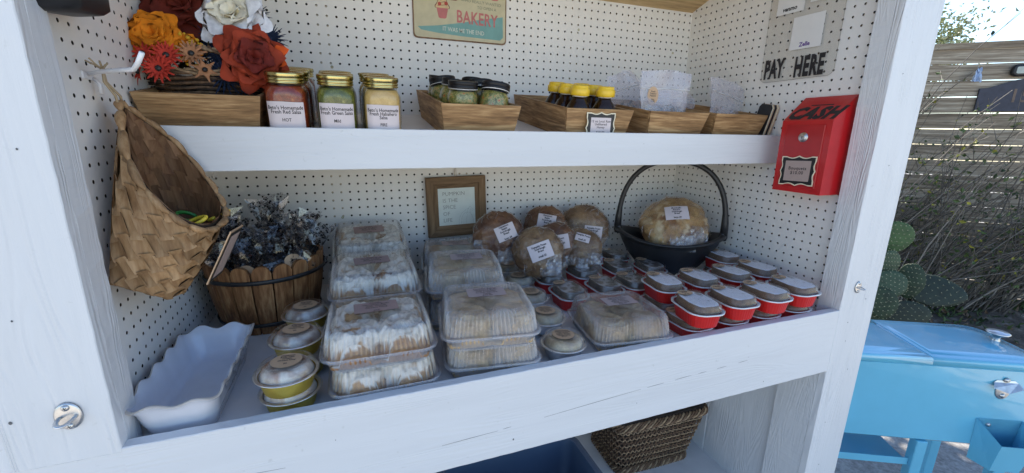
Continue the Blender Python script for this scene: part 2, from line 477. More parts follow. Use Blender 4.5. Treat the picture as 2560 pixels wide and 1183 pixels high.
# ---------------------------------------------------------------- mesh builder
class MB:
    def __init__(s):
        s.v, s.f, s.mi, s.c = [], [], [], []
        s.smooth = []
        s.T = Matrix()
    def add(s, vs, fs, mi=0, cols=None, smooth=True):
        b = len(s.v)
        for k, p in enumerate(vs):
            s.v.append(tuple(s.T @ Vector(p)))
            s.c.append(cols[k] if cols else (1, 1, 1))
        for f in fs:
            s.f.append(tuple(b + i for i in f))
            s.mi.append(mi)
            s.smooth.append(smooth)
        return s
    def box(s, lo, hi, mi=0, bev=0.0):
        x0, y0, z0 = lo
        x1, y1, z1 = hi
        if bev <= 0:
            vs = [(x0, y0, z0), (x1, y0, z0), (x1, y1, z0), (x0, y1, z0), (x0, y0, z1), (x1, y0, z1), (x1, y1, z1), (x0, y1, z1)]
            return s.add(vs, [(0, 3, 2, 1), (4, 5, 6, 7), (0, 1, 5, 4), (1, 2, 6, 5), (2, 3, 7, 6), (3, 0, 4, 7)], mi, smooth=False)
        b = bev
        vs, idx = [], {}
        for sx in (0, 1):
            for sy in (0, 1):
                for sz in (0, 1):
                    X, Y, Z = (x1 if sx else x0), (y1 if sy else y0), (z1 if sz else z0)
                    dx, dy, dz = (-b if sx else b), (-b if sy else b), (-b if sz else b)
                    for ax, p in (('x', (X, Y + dy, Z + dz)), ('y', (X + dx, Y, Z + dz)), ('z', (X + dx, Y + dy, Z))):
                        idx[(sx, sy, sz, ax)] = len(vs)
                        vs.append(p)
        I = lambda a, b_, c, d: idx[(a, b_, c, d)]
        fs = []
        for q in (0, 1):
            fs.append([I(q, 0, 0, 'x'), I(q, 1, 0, 'x'), I(q, 1, 1, 'x'), I(q, 0, 1, 'x')][::(1 if q else -1)])
            fs.append([I(0, q, 0, 'y'), I(0, q, 1, 'y'), I(1, q, 1, 'y'), I(1, q, 0, 'y')][::(1 if q else -1)])
            fs.append([I(0, 0, q, 'z'), I(1, 0, q, 'z'), I(1, 1, q, 'z'), I(0, 1, q, 'z')][::(1 if q else -1)])
        for a in (0, 1):
            for c in (0, 1):
                fs.append([I(a, c, 0, 'x'), I(a, c, 1, 'x'), I(a, c, 1, 'y'), I(a, c, 0, 'y')])
                fs.append([I(a, 0, c, 'x'), I(a, 1, c, 'x'), I(a, 1, c, 'z'), I(a, 0, c, 'z')])
                fs.append([I(0, a, c, 'y'), I(1, a, c, 'y'), I(1, a, c, 'z'), I(0, a, c, 'z')])
        for a in (0, 1):
            for c in (0, 1):
                for e in (0, 1):
                    fs.append([I(a, c, e, 'x'), I(a, c, e, 'y'), I(a, c, e, 'z')])
        return s.add(vs, fs, mi, smooth=False)
    def loft(s, loops, mi=0, closed=True, cap0=False, cap1=False, cols=None, smooth=True):
        n = len(loops[0])
        vs = [p for L in loops for p in L]
        cc = [c for L in cols for c in L] if cols else None
        fs = []
        for a in range(len(loops) - 1):
            for i in range(n if closed else n - 1):
                j = (i + 1) % n
                fs.append((a * n + i, a * n + j, (a + 1) * n + j, (a + 1) * n + i))
        if cap0:
            fs.append(tuple(range(n))[::-1])
        if cap1:
            fs.append(tuple(range((len(loops) - 1) * n, len(loops) * n)))
        return s.add(vs, fs, mi, cc, smooth)
    def lathe(s, prof, n=32, mi=0, cap0=False, cap1=False, ell=1.0, c=(0, 0, 0), rib=0, ribn=0):
        loops = []
        for k, (r, z) in enumerate(prof):
            L = []
            for i in range(n):
                a = 2 * math.pi * i / n
                rr = r + (rib * (1 if i % 2 else -1) if ribn and k in ribn else 0)
                L.append((c[0] + rr * math.cos(a), c[1] + rr * ell * math.sin(a), c[2] + z))
            loops.append(L)
        return s.loft(loops, mi, True, cap0, cap1)
    def tube(s, path, r, n=8, mi=0, caps=True, flat=1.0):
        P = [Vector(p) for p in path]
        rs = r if isinstance(r, (list, tuple)) else [r] * len(P)
        loops, up = [], None
        for k, p in enumerate(P):
            d = (P[min(k + 1, len(P) - 1)] - P[max(k - 1, 0)])
            if d.length < 1e-9:
                d = Vector((0, 0, 1))
            d.normalize()
            if up is None:
                up = Vector((0, 0, 1)) if abs(d.z) < .9 else Vector((1, 0, 0))
            sdv = d.cross(up)
            if sdv.length < 1e-6:
                sdv = d.orthogonal()
            sdv.normalize()
            up = sdv.cross(d).normalized()
            loops.append([tuple(p + sdv * math.cos(2 * math.pi * i / n) * rs[k] + up * math.sin(2 * math.pi * i / n) * rs[k] * flat) for i in range(n)])
        return s.loft(loops, mi, True, caps, caps)
    def grid(s, fn, nu, nv, mi=0, colfn=None, smooth=True):
        vs, cc = [], []
        for i in range(nu + 1):
            for j in range(nv + 1):
                vs.append(tuple(fn(i / nu, j / nv)))
                if colfn:
                    cc.append(colfn(i / nu, j / nv))
        fs = [(i * (nv + 1) + j, (i + 1) * (nv + 1) + j, (i + 1) * (nv + 1) + j + 1, i * (nv + 1) + j + 1) for i in range(nu) for j in range(nv)]
        return s.add(vs, fs, mi, cc or None, smooth)
    def text(s, body, size, fn, mi=0, sx=1.0, off=0.0, align='CENTER', space=1.0, line=1.0, shear=0.0, res=2):
        """flat lettering; fn maps (x, y) of the text plane to a 3-D point"""
        vs, fs = glyphs(body, size, sx, off, align, space, line, shear, res)
        return s.add([fn(x, y) for x, y in vs], fs, mi, smooth=False)
    def build(s, name, mats, parent=None, loc=None, rot=None):
        me = bpy.data.meshes.new(name)
        me.from_pydata(s.v, [], s.f)
        for m in (mats if isinstance(mats, (list, tuple)) else [mats]):
            me.materials.append(M[m] if isinstance(m, str) else m)
        me.polygons.foreach_set('material_index', s.mi)
        me.polygons.foreach_set('use_smooth', s.smooth)
        if any(c != (1, 1, 1) for c in s.c):
            at = me.color_attributes.new('Col', 'FLOAT_COLOR', 'POINT')
            at.data.foreach_set('color', [x for c in s.c for x in (c[0], c[1], c[2], 1.0)])
        me.update()
        o = bpy.data.objects.new(name, me)
        COL.objects.link(o)
        if parent is not None:
            o.parent = parent
        if loc is not None:
            o.location = loc
        if rot is not None:
            o.rotation_euler = rot
        return o

_gc = {}
def glyphs(body, size, sx, off, align, space, line, shear, res):
    key = (body, size, sx, off, align, space, line, shear, res)
    if key not in _gc:
        cu = bpy.data.curves.new('lettering', 'FONT')
        cu.body = body
        cu.size = size
        cu.offset = off * size
        cu.align_x = align
        cu.align_y = 'CENTER'
        cu.space_character = space
        cu.space_line = line
        cu.shear = shear
        cu.resolution_u = res
        cu.fill_mode = 'FRONT'
        ob = bpy.data.objects.new('lettering', cu)
        me = bpy.data.meshes.new_from_object(ob)
        _gc[key] = ([(v.co.x * sx, v.co.y) for v in me.vertices], [tuple(p.vertices) for p in me.polygons])
        bpy.data.objects.remove(ob)
        bpy.data.curves.remove(cu)
        bpy.data.meshes.remove(me)
    return _gc[key]

def tag(o, label, cat, group=None, kind=None):
    o['label'] = label
    o['category'] = cat
    if group:
        o['group'] = group
    if kind:
        o['kind'] = kind
    return o
def thing(name, label, cat, loc=(0, 0, 0), rot=(0, 0, 0), group=None):
    o = bpy.data.objects.new(name, None)
    o.empty_display_size = .05
    COL.objects.link(o)
    o.location = loc
    o.rotation_euler = rot
    return tag(o, label, cat, group)
def struct(o):
    o['kind'] = 'structure'
    return o
def dup(root, loc, rot=None, label=None, scale=None, group=None, skip=()):
    r = root.copy()
    COL.objects.link(r)
    r.location = loc
    if rot is not None:
        r.rotation_euler = rot
    if label:
        r['label'] = label
    if group:
        r['group'] = group
    if scale:
        r.scale = scale
    for ch in list(root.children):
        if ch.name.split('.')[0] in skip:
            continue
        c = ch.copy()
        COL.objects.link(c)
        c.parent = r
        for g in ch.children:
            d = g.copy()
            COL.objects.link(d)
            d.parent = c
    return r
def rr(wd, dp, r, z, n=6, cx=0, cy=0, per=0):
    """rounded rectangle loop; per>0 gives that many points per straight side"""
    P = []
    hw, hd = wd / 2, dp / 2
    r = min(r, hw - .001, hd - .001)
    cs = [(hw - r, hd - r, 0), (-hw + r, hd - r, 90), (-hw + r, -hd + r, 180), (hw - r, -hd + r, 270)]
    for q, (x, y, a0) in enumerate(cs):
        for k in range(n + 1):
            a = R(a0 + 90 * k / n)
            P.append((cx + x + r * math.cos(a), cy + y + r * math.sin(a), z))
        if per:
            x2, y2, a2 = cs[(q + 1) % 4]
            e = (x2 + r * math.cos(R(a2)), y2 + r * math.sin(R(a2)))
            st = (x + r * math.cos(R(a0 + 90)), y + r * math.sin(R(a0 + 90)))
            for k in range(1, per):
                t = k / per
                P.append((cx + st[0] + (e[0] - st[0]) * t, cy + st[1] + (e[1] - st[1]) * t, z))
    return P
def contour(wd, dp, r, s_):
    """point on the front (-Y) side of a rounded rectangle at arc length s_ from the middle"""
    h = wd / 2 - r
    sg = 1 if s_ >= 0 else -1
    a = abs(s_)
    if a <= h:
        return (sg * a, -dp / 2)
    th = min((a - h) / r, math.pi / 2)
    return (sg * (h + r * math.sin(th)), -dp / 2 + r - r * math.cos(th))
def fnoise(x, y, z=0, s=1.0):
    return noise.noise(Vector((x * s, y * s, z * s)))
def turb(x, y, z=0, s=1.0, o=4):
    return noise.fractal(Vector((x * s, y * s, z * s)), 1.0, 2.0, o)
rnd = random.Random(7)
flatx = lambda y, z0: (lambda a, b: (a, y, z0 + b))

# ---------------------------------------------------------------- the stand itself
XL, XR, YB = -.22, 64.1, 0.0
FL = -13.8                         # lower shelf surface
CF = -43.2                         # cubby floor
TOP = 24.65                        # ceiling
stand = thing('farm_stand', 'white wooden roadside stand with pegboard walls and two shelves', 'stand', (32, -14, -ZG))
stand_loc = Vector((32, -14, -ZG))
def SB():
    b = MB()
    b.T = Matrix.Translation(-stand_loc)
    return b
def pegpanel(fn, a0, a1, b0, b1, oa, ob, hr=.125, th=.19, skipf=None):
    """perforated hardboard: real round holes on a one-inch grid; fn maps (a, b, depth) to space"""
    mb = SB()
    vs, fs, wl = [], [], []
    na0, na1 = math.floor(a0 - oa), math.ceil(a1 - oa)
    nb0, nb1 = math.floor(b0 - ob), math.ceil(b1 - ob)
    K = 8
    for i in range(na0, na1 + 1):
        for j in range(nb0, nb1 + 1):
            ca, cb = oa + i, ob + j
            l, r_ = max(ca - .5, a0), min(ca + .5, a1)
            d, u = max(cb - .5, b0), min(cb + .5, b1)
            if r_ - l < 1e-4 or u - d < 1e-4:
                continue
            b = len(vs)
            if ca - hr <= l or ca + hr >= r_ or cb - hr <= d or cb + hr >= u:
                for p in ((l, d), (r_, d), (r_, u), (l, u)):
                    vs.append(fn(p[0], p[1], 0))
                fs.append((b, b + 1, b + 2, b + 3))
                continue
            outer = [(r_, cb), (r_, u), (ca, u), (l, u), (l, cb), (l, d), (ca, d), (r_, d)]
            ring = [(ca + hr * math.cos(R(45 * k)), cb + hr * math.sin(R(45 * k))) for k in range(K)]
            mid = [(ca + hr * math.cos(R(45 * k + 22.5)), cb + hr * math.sin(R(45 * k + 22.5))) for k in range(K)]
            for p in outer:
                vs.append(fn(p[0], p[1], 0))
            for p, q in zip(ring, mid):
                vs.append(fn(p[0], p[1], 0))
                vs.append(fn(q[0], q[1], 0))
            for p, q in zip(ring, mid):
                vs.append(fn(p[0], p[1], th))
                vs.append(fn(q[0], q[1], th))
            for k in range(K):
                k2 = (k + 1) % K
                fs.append((b + k, b + k2, b + 8 + 2 * k2, b + 8 + 2 * k + 1, b + 8 + 2 * k))
            for k in range(16):
                k2 = (k + 1) % 16
                wl.append((b + 8 + k, b + 8 + k2, b + 24 + k2, b + 24 + k))
    n0 = len(fs)
    mb.add(vs, fs + wl, 0, smooth=False)
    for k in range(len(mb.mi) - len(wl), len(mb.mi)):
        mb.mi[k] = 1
    return mb
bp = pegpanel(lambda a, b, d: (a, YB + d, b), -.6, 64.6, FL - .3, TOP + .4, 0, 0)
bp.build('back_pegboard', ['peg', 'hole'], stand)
XRf = lambda y: 64.28 + y * .019
rp = pegpanel(lambda a, b, d: (XRf(-a) + d, -a, b), 0, 27.2, FL - .3, 31.6, .915, .509)
rp.build('side_pegboard', ['peg', 'hole'], stand)
lp = pegpanel(lambda a, b, d: (XL - d, -a, b), 0, 27.2, FL - .3, 31.6, 23.51 - 23, 11.22)
lp.build('side_pegboard', ['peg', 'hole'], stand)
# wall cavity: studs and outer skin
for lo_, hi_ in [((cx - .75, .21, FL), (cx + .75, 3.6, TOP - 2)) for cx in (12.5, 28.5, 44.5, -.9, 65.6)] + [((XRf(-24.3) + .21, -25.1, FL), (XRf(-24.3) + 3.5, -23.6, TOP)), ((XRf(-7.9) + .22, -9.3, FL), (XRf(-7.9) + 3.5, -7.9, TOP)), ((XL - 3.5, -8.6, FL), (XL - .21, -7.2, TOP))]:
    b = SB()
    b.box(lo_, hi_)
    b.build('wall_stud', 'dark', stand)
for (x, z) in ((13.1, 20.3), (13.1, 12.6), (12.9, -5.2), (45.1, 19.4), (45.0, 9.8), (44.8, -4.4), (61.4, 17.6), (1.8, -4.1), (55.0, 21.6), (28.9, -10.8)):
    b = SB()
    b.T = b.T @ Matrix.Translation((x, -.004, z)) @ Matrix.Rotation(R(90), 4, 'X')
    b.lathe([(.17, 0), (.15, .02), (.06, .01), (.001, -.02)], 10)
    b.build('panel_screw', 'spine', stand)
b = SB()
b.box((-4.2, 3.62, -ZG + 4), (68.4, 4.2, 22))
b.box((-4.8, -27.9, -ZG + 4), (-4.22, 4.2, 22))
b.box((68.0, -27.9, -ZG + 4), (68.5, 4.2, 22))
for xx in (-4.8, 68.0):
    b.loft([[(xx, -27.9, 22), (xx, 4.2, 22), (xx, 4.2, 25.5), (xx, -27.9, 43.5)], [(xx + .5, -27.9, 22), (xx + .5, 4.2, 22), (xx + .5, 4.2, 25.5), (xx + .5, -27.9, 43.5)]], 0, True, True, True, smooth=False)
b.build('outer_siding', 'paint_z', stand)
b = SB()
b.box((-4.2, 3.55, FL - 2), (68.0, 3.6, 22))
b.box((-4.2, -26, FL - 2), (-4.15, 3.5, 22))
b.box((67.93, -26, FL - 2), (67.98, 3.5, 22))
b.build('cavity_black_sheet', 'cavity', stand)  # black sheets added inside the walls to keep the peg holes dark
# shelf deck and counter rail
b = SB()
b.box((XL - .6, -28.12, FL - .75), (65.2, YB + .15, FL))
b.build('counter_shelf', 'shelfpaint', stand)
def rough_edge_board(mb, x0, x1, y0, y1, z0, z1, n=90, amp=.035, seed=0):
    """plank with slightly uneven arrises; long axis X"""
    loops = []
    for i in range(n + 1):
        x = x0 + (x1 - x0) * i / n
        e = [amp * fnoise(x, k * 7.3 + seed, 0, .9) + amp * .6 * fnoise(x, k * 5.1 + seed, 3, 3.1) for k in range(4)]
        c = .05
        loops.append([(x, y0, z0 + c + e[0]), (x, y0 + c, z0 + e[0]), (x, y1 - c, z0 + e[1]), (x, y1, z0 + c + e[1]),
                      (x, y1, z1 - c + e[2]), (x, y1 - c, z1 + e[2]), (x, y0 + c, z1 + e[3]), (x, y0, z1 - c + e[3])])
    mb.loft(loops, 0, True, True, True, smooth=False)
def rough_edge_post(mb, x0, x1, y0, y1, z0, z1, n=90, amp=.035, seed=0):
    loops = []
    for i in range(n + 1):
        z = z0 + (z1 - z0) * i / n
        e = [amp * fnoise(z, k * 7.3 + seed, 0, .9) + amp * .6 * fnoise(z, k * 5.1 + seed, 3, 3.1) for k in range(4)]
        c = .05
        loops.append([(x0 + e[0], y0 + c, z), (x0 + c + e[0], y0, z), (x1 - c + e[1], y0, z), (x1 + e[1], y0 + c, z),
                      (x1 + e[2], y1 - c, z), (x1 - c + e[2], y1, z), (x0 + c + e[3], y1, z), (x0 + e[3], y1 - c, z)])
    mb.loft(loops, 0, True, True, True, smooth=False)
b = SB()
rough_edge_board(b, .85, 62.8, -29.0, -28.15, -20.0, -12.68, seed=1)
rough_edge_board(b, -4.9, .85, -28.95, -28.15, -20.0, -12.9, n=12, seed=4)
# checks (hairline splits) and small nail heads in the rail
rail = b.build('counter_rail', 'paint_x', stand)
b = SB()
pts = [(26.0, -16.9), (30, -16.95), (36, -16.6), (40, -16.62)]
for (xa, za, xb, zb) in ((19.5, -17.7, 24.0, -17.55), (24.4, -17.5, 25.1, -17.46), (28.0, -17.3, 37.5, -16.75), (38.2, -16.72, 40.0, -16.65), (41.3, -16.6, 43.2, -16.5), (44.0, -16.5, 45.0, -16.45), (46.3, -16.42, 47.5, -16.37), (49.0, -16.3, 50.2, -16.25), (3.2, -16.2, 9.0, -16.5), (.8, -17.4, 2.4, -17.5)):
    b.add([(xa, -29.006, za - .012), (xb, -29.006, zb - .008), (xb, -29.006, zb + .012), ((xa + xb) / 2, -29.006, (za + zb) / 2 + .03), (xa, -29.006, za + .01)], [(0, 1, 2, 3, 4)], smooth=False)
for (x, z, r_) in ((25.3, -18.7, .07), (37.2, -18.1, .035), (50.3, -15.9, .03), (53.0, -19.2, .05), (12.2, -15.2, .03), (64.6, -14.3, .06), (64.9, -16.6, .05), (64.5, -27, .05), (6.0, -19.0, .05)):
    b.lathe([(r_, 0), (0.001, .003)], 10, c=(0, 0, 0))
    for k in range(20):
        v = b.v[-20 + k]
        q = Vector(v) - (b.T @ Vector((0, 0, 0)))
        b.v[-20 + k] = tuple(b.T @ Vector((x + q.x, -29.006 - q.z, z + q.y * 1.3)))
b.build('paint_checks', 'ink2', stand)
for (x, z, r_) in ((-3.4, -9.9, .09), (-.3, 4.4, .05), (-1.4, 8.9, .06), (-2.2, -4.2, .05), (65.6, 2.8, .05), (64.6, 11.5, .05), (66.8, -11.8, .06), (66.4, -20.4, .05), (65.0, -33.0, .05), (-2.9, 1.2, .05)):
    nb = SB()
    nb.T = nb.T @ Matrix.Translation((x, -29.02, z)) @ Matrix.Rotation(R(90), 4, 'X')
    r_ *= .6
    nb.lathe([(r_ * 1.5, 0), (r_ * 1.3, .012), (r_, .004), (.001, -.01)], 10, ell=1.3)
    nb.build('nail_head', 'ink2', stand)
# posts
b = SB()
rough_edge_post(b, -4.95, .86, -29.0, -28.2, -12.9, 44, seed=2)
rough_edge_post(b, -4.95, .86, -29.0, -28.2, -ZG + .3, -20.02, seed=3)
b.build('front_post', 'paint_z', stand)
b = SB()
rough_edge_post(b, 62.81, 68.55, -29.0, -28.2, -ZG + .3, 44, seed=5, amp=.03)
b.build('front_post', 'paint_z', stand)
b = SB()
rough_edge_post(b, XL - .4, .82, -28.18, -26.45, FL + .01, 31.5, seed=7, amp=.05)
rough_edge_post(b, XL - 2.4, .82, -28.18, -26.45, CF, FL - .8, seed=8, amp=.04)
b.build('corner_trim', 'paint_rough', stand)
b = SB()
rough_edge_post(b, 62.84, 65.3, -28.18, -26.55, FL + .01, 31.5, seed=9, amp=.05)
rough_edge_post(b, 62.84, 65.3, -28.18, -23.8, CF, FL - .8, seed=10, amp=.04)
b.build('corner_trim', 'paint_rough', stand)
# upper shelf, tilted up at the back
TILT = math.atan(.158)
zsh = lambda y: 7.48 + .158 * y
b = SB()
b.loft([[(XL - .1, -17.2, zsh(-17.2)), (XL - .1, -.02, zsh(0)), (XL - .1, -.02, zsh(0) - .7), (XL - .1, -17.2, zsh(-17.2) - .7)],
        [(64.3, -17.2, zsh(-17.2)), (64.3, -.02, zsh(0)), (64.3, -.02, zsh(0) - .7), (64.3, -17.2, zsh(-17.2) - .7)]], 0, True, True, True, smooth=False)
b.build('upper_shelf', 'shelfpaint', stand)
b = SB()
rough_edge_board(b, XL, 63.88, -18.05, -17.25, 2.28, 5.64, seed=11, amp=.02)
b.build('shelf_fascia', 'paint_x', stand)
b = SB()
b.tube([(XRf(-17.2) - .05, -18.02, 2.25), (XRf(-17.2) - .05, -18.02, 5.66)], .06, 6)
b.build('caulk_bead', 'peg', stand)
# ceiling, roof and header
b = SB()
b.loft([[(-4.1, -28.1, 32), (-4.1, 3.5, TOP - 2.3), (-4.1, 3.5, TOP - 1.8), (-4.1, -28.1, 32.5)], [(67.9, -28.1, 32), (67.9, 3.5, TOP - 2.3), (67.9, 3.5, TOP - 1.8), (67.9, -28.1, 32.5)]], 0, True, True, True, smooth=False)
b.build('ceiling', 'ceil', stand)
b = SB()
b.loft([[(-9, -33, 46.5), (-9, 9, 22.5), (-9, 9, 23.5), (-9, -33, 47.5)], [(73, -33, 46.5), (73, 9, 22.5), (73, 9, 23.5), (73, -33, 47.5)]], 0, True, True, True, smooth=False)
b.build('roof', 'dark', stand)
b = SB()
rough_edge_board(b, .87, 62.79, -29.0, -28.2, 29.5, 37, seed=12)
b.build('header_board', 'paint_x', stand)
# cubby under the counter: floor, ends, back
b = SB()
b.box((XL - 3, -28.1, CF - .75), (66, 3.5, CF))
b.build('cubby_floor', 'shelfpaint', stand)
b = SB()
def siding(mb, x, y0, y1, z0, z1, grooves, sgn):
    ys = [y0]
    for g in grooves:
        ys += [g - .18, g - .12, g + .12, g + .18]
    ys.append(y1)
    zs = [z0, z1]
    prof = []
    for k, y in enumerate(ys):
        d = 0
        m = (k - 1) % 4
        if 0 < k < len(ys) - 1 and m in (1, 2):
            d = .22
        prof.append((x + sgn * d, y))
    mb.loft([[(p[0], p[1], z) for p in prof] for z in zs], 0, False, smooth=False)
siding(b, 63.75, -27, 3, CF, FL - .76, [-13.4, -5.3], 1)
b.build('cubby_side_panel', 'paint_rough', stand)
b = SB()
siding(b, XL + .1, -27, 3, CF, FL - .76, [-18, -9.6, -1.6], -1)
b.build('cubby_side_panel', 'paint_rough', stand)
b = SB()
b.box((XL - 3, 2.6, CF), (67, 3.0, FL - .8))
b.build('cubby_back', 'paint_z', stand)
b = SB()
rough_edge_board(b, .87, 62.79, -29.0, -28.2, -ZG + .3, -51, seed=14)
rough_edge_board(b, .87, 62.79, -29.0, -28.2, -44.5, CF + .6, seed=15)
b.box((-4.1, -28.1, -ZG + .3), (68, 3.5, -ZG + 3))
b.build('skirt_board', 'paint_x', stand)
b = SB()
b.box((.5, -28.15, -51), (63, -27.9, -44.5))
b.build('skirt_panel', 'paint_x', stand)

# padlock staples screwed to the posts (hardware of the stand's doors)
def staple(x, z, name='lock_staple', s_=1.0, turn=1):
    base = bpy.data.objects.new(name, None)
    b = SB()
    T0 = b.T.copy()
    b.T = T0 @ Matrix.Translation((x, -29.03, z)) @ Matrix.Rotation(R(90), 4, 'X') @ Matrix.Scale(s_, 4)
    b.lathe([(.56, 0), (.62, .03), (.60, .09), (.5, .12), (.001, .13)], 32, ell=1.35, cap0=True)
    for yy in (-.58, .55):
        b.lathe([(.17, .1), (.19, .15), (.14, .21), (.001, .225)], 16, c=(.0, yy, 0), mi=1)
        for a in (0, 90):
            ca, sa = math.cos(R(a + 20)), math.sin(R(a + 20))
            q = [(-.1, -.02), (.1, -.02), (.1, .02), (-.1, .02)]
            b.add([(px * ca - py * sa, yy + px * sa + py * ca, .2265) for px, py in q], [(0, 1, 2, 3)], 2, smooth=False)
    pth = []
    for k in range(19):
        a = math.pi * k / 18
        pth.append((-.36 * math.cos(a) * turn, -.02 - .10 * math.sin(a), .1 + .75 * math.sin(a) ** .8))
    b.tube(pth, .075, 8, flat=1.6)
    bpy.data.objects.remove(base)
    return b.build(name, ['silver', 'silver', 'ink2'], stand)
staple(-1.01, -10.0, turn=1)
staple(64.94, -10.2, s_=.8, turn=-1)
# ---------------------------------------------------------------- goods on the upper shelf
def onshelf(x, y, dz=0):
    return (x, y, zsh(y) + dz)
TR = (TILT, 0, 0)

def jar_builder(kind, label_lines, wd=3.15, h=5.0):
    o = thing('salsa_jar', 'x', 'jar')
    body = [(0.06, 1.1, .8), (0.02, 1.3, 0.9), (.12, 1.0, .97), (.3, .95, 1.0), (3.1, .95, 1.0), (3.4, 1.02, .99), (3.62, 1.12, .955), (3.8, 1.25, .90), (3.94, 1.32, .85)]
    # (height, corner radius, width factor)
    g = MB()
    loops = [rr(wd * f, wd * f, r * f * .99, z, 6, per=4) for z, r, f in body]
    loops.append(rr(2.62, 2.62, 1.3, 4.02, 6, per=4))
    loops.append(rr(2.58, 2.58, 1.28, 4.4, 6, per=4))
    g.loft(loops, 0, True, True)
    g.build('glass_jar', 'jarglass', o)
    c = MB()
    q = .93
    loops = [rr(wd * f * q, wd * f * q, r * f * .9, z + .08, 6, per=4) for z, r, f in body[1:]]
    loops.append(rr(2.4, 2.4, 1.18, 4.02, 6, per=4))
    c.loft(loops, 0, True, True, True)
    c.build('salsa', kind, o)
    l = MB()
    prof = [(1.30, 4.18), (1.40, 4.19), (1.42, 4.30), (1.33, 4.34), (1.40, 4.42), (1.42, 4.5), (1.36, 4.56), (1.37, 4.62), (1.42, 4.66), (1.42, 4.95), (1.39, 5.0), (1.2, 5.01), (1.16, 4.97), (.01, 4.97)]
    l.lathe(prof, 96, rib=.012, ribn=(8, 9))
    l.build('lid', 'gold_lid', o)
    if label_lines:
        b = MB()
        W, z0, z1 = 2.75, .80, 2.86
        f = lambda s_, z, d: (lambda p: (p[0] * (1 + d / 1.6), p[1] - d, z))(contour(wd, wd, .95, s_))
        b.grid(lambda u, v: f((u - .5) * W, z0 + (z1 - z0) * v + .02 * math.sin(5 * u), .012), 20, 2)
        b.add([], [])
        for txt, z, sz in label_lines:
            b.text(txt, sz, lambda x, y, z=z: f(x, z + y, .022), 1, sx=.86, off=.014, space=1.0)
        b.build('label', ['paper', 'ink'], o)
    return o
LS = .40
jr = jar_builder('salsa_r', [("Beto's Homemade", 2.40, LS), ('Fresh Red Salsa', 2.08, LS), ('HOT', 1.46, .36)])
jg = jar_builder('salsa_g', [("Beto's Homemade", 2.42, LS), ('Fresh Green Salsa', 2.10, LS), ('Mild', 1.46, .36)])
jh = jar_builder('salsa_h', [("Beto's Homemade", 2.42, LS), ('Fresh Habañero', 2.12, LS), ('Salsa', 1.82, LS), ('FIRE', 1.22, .36)])
def column(first, x, n, nm, lab, xs=0):
    for k in range(n):
        y = -15.6 + 3.35 * k
        loc = onshelf(x + xs * k, y)
        rt = (TILT, 0, R((0, 4, -3, 5)[k]))
        lb = [lab + ' at the front of its row, label facing out', lab + ' second in its row',
              lab + ' third in its row, only lid and shoulder showing', lab + ' last in its row against the pegboard'][k]
        if k == 0:
            first.location, first.rotation_euler, first['label'], first['group'] = loc, (TILT, 0, R(-2)), lb, nm
        else:
            dup(first, loc, rt, lb, group=nm)
column(jr, 10.0, 4, 'red salsa jars', 'jar of red salsa', .0)
column(jg, 13.75, 3, 'green salsa jars', 'jar of green salsa', -.05)
column(jh, 17.42, 3, 'habanero salsa jars', 'jar of yellow salsa', -.1)

def crate(label, x0, wd, y0=-16.75, y1=-1.2, tone='crate', h=3.15, fl=.5):
    """flared wooden tray: slanted boards mitred at the corners"""
    L = y1 - y0
    cx, cy = x0 + wd / 2, (y0 + y1) / 2
    o = thing('wooden_crate', label, 'crate', onshelf(cx, cy), TR, 'flared wooden trays on the upper shelf')
    t = .34
    hw, hl = wd / 2, L / 2
    def board(ax, sg, nm, mt):
        b = MB()
        if ax == 'x':      # front and back boards, long axis X
            yo_t, yo_b = sg * hl, sg * (hl - fl)
            yi_t, yi_b = sg * (hl - t), sg * (hl - fl - t)
            xo_t, xo_b = hw, hw - fl
            L0 = [(-xo_b, yo_b, 0), (-xo_t, yo_t, h), (-xo_t, yi_t, h), (-xo_b, yi_b, 0)]
            L1 = [(xo_b, yo_b, 0), (xo_t, yo_t, h), (xo_t, yi_t, h), (xo_b, yi_b, 0)]
        else:
            e = t + .004
            xo_t, xo_b = sg * hw, sg * (hw - fl)
            xi_t, xi_b = sg * (hw - t), sg * (hw - fl - t)
            L0 = [(xo_b, -(hl - fl - e), 0), (xo_t, -(hl - e), h - .01), (xi_t, -(hl - e), h - .01), (xi_b, -(hl - fl - e), 0)]
            L1 = [(p[0], -p[1], p[2]) for p in L0]
        n = 1
        b.loft([L0, L1], 0, True, True, True, smooth=False)
        b.build(nm, mt, o)
    board('x', -1, 'front_board', tone + '_x')
    board('x', 1, 'back_board', tone + '_x')
    board('y', -1, 'side_board', tone + '_y')
    board('y', 1, 'side_board', tone + '_y')
    b = MB()
    b.box((-hw + fl + t + .02, -hl + fl + t + .02, .05), (hw - fl - t - .02, hl - fl - t - .02, .3))
    b.build('bottom_board', tone + '_y', o)
    return o
crate('flared wooden tray in the left corner carrying the wicker basket of silk flowers', .0, 8.2, y1=-4.5)
crate('flared wooden tray full of black-lidded relish jars', 22.4, 7.7)
crate('flared wooden tray of yellow-capped honey bottles with a framed price card', 35.0, 7.95)
crate('flared wooden tray with a knot in front, holding the upright zip bags', 45.1, 8.1)
crate('rightmost flared wooden tray, beside the stack of price cards', 54.3, 8.05)

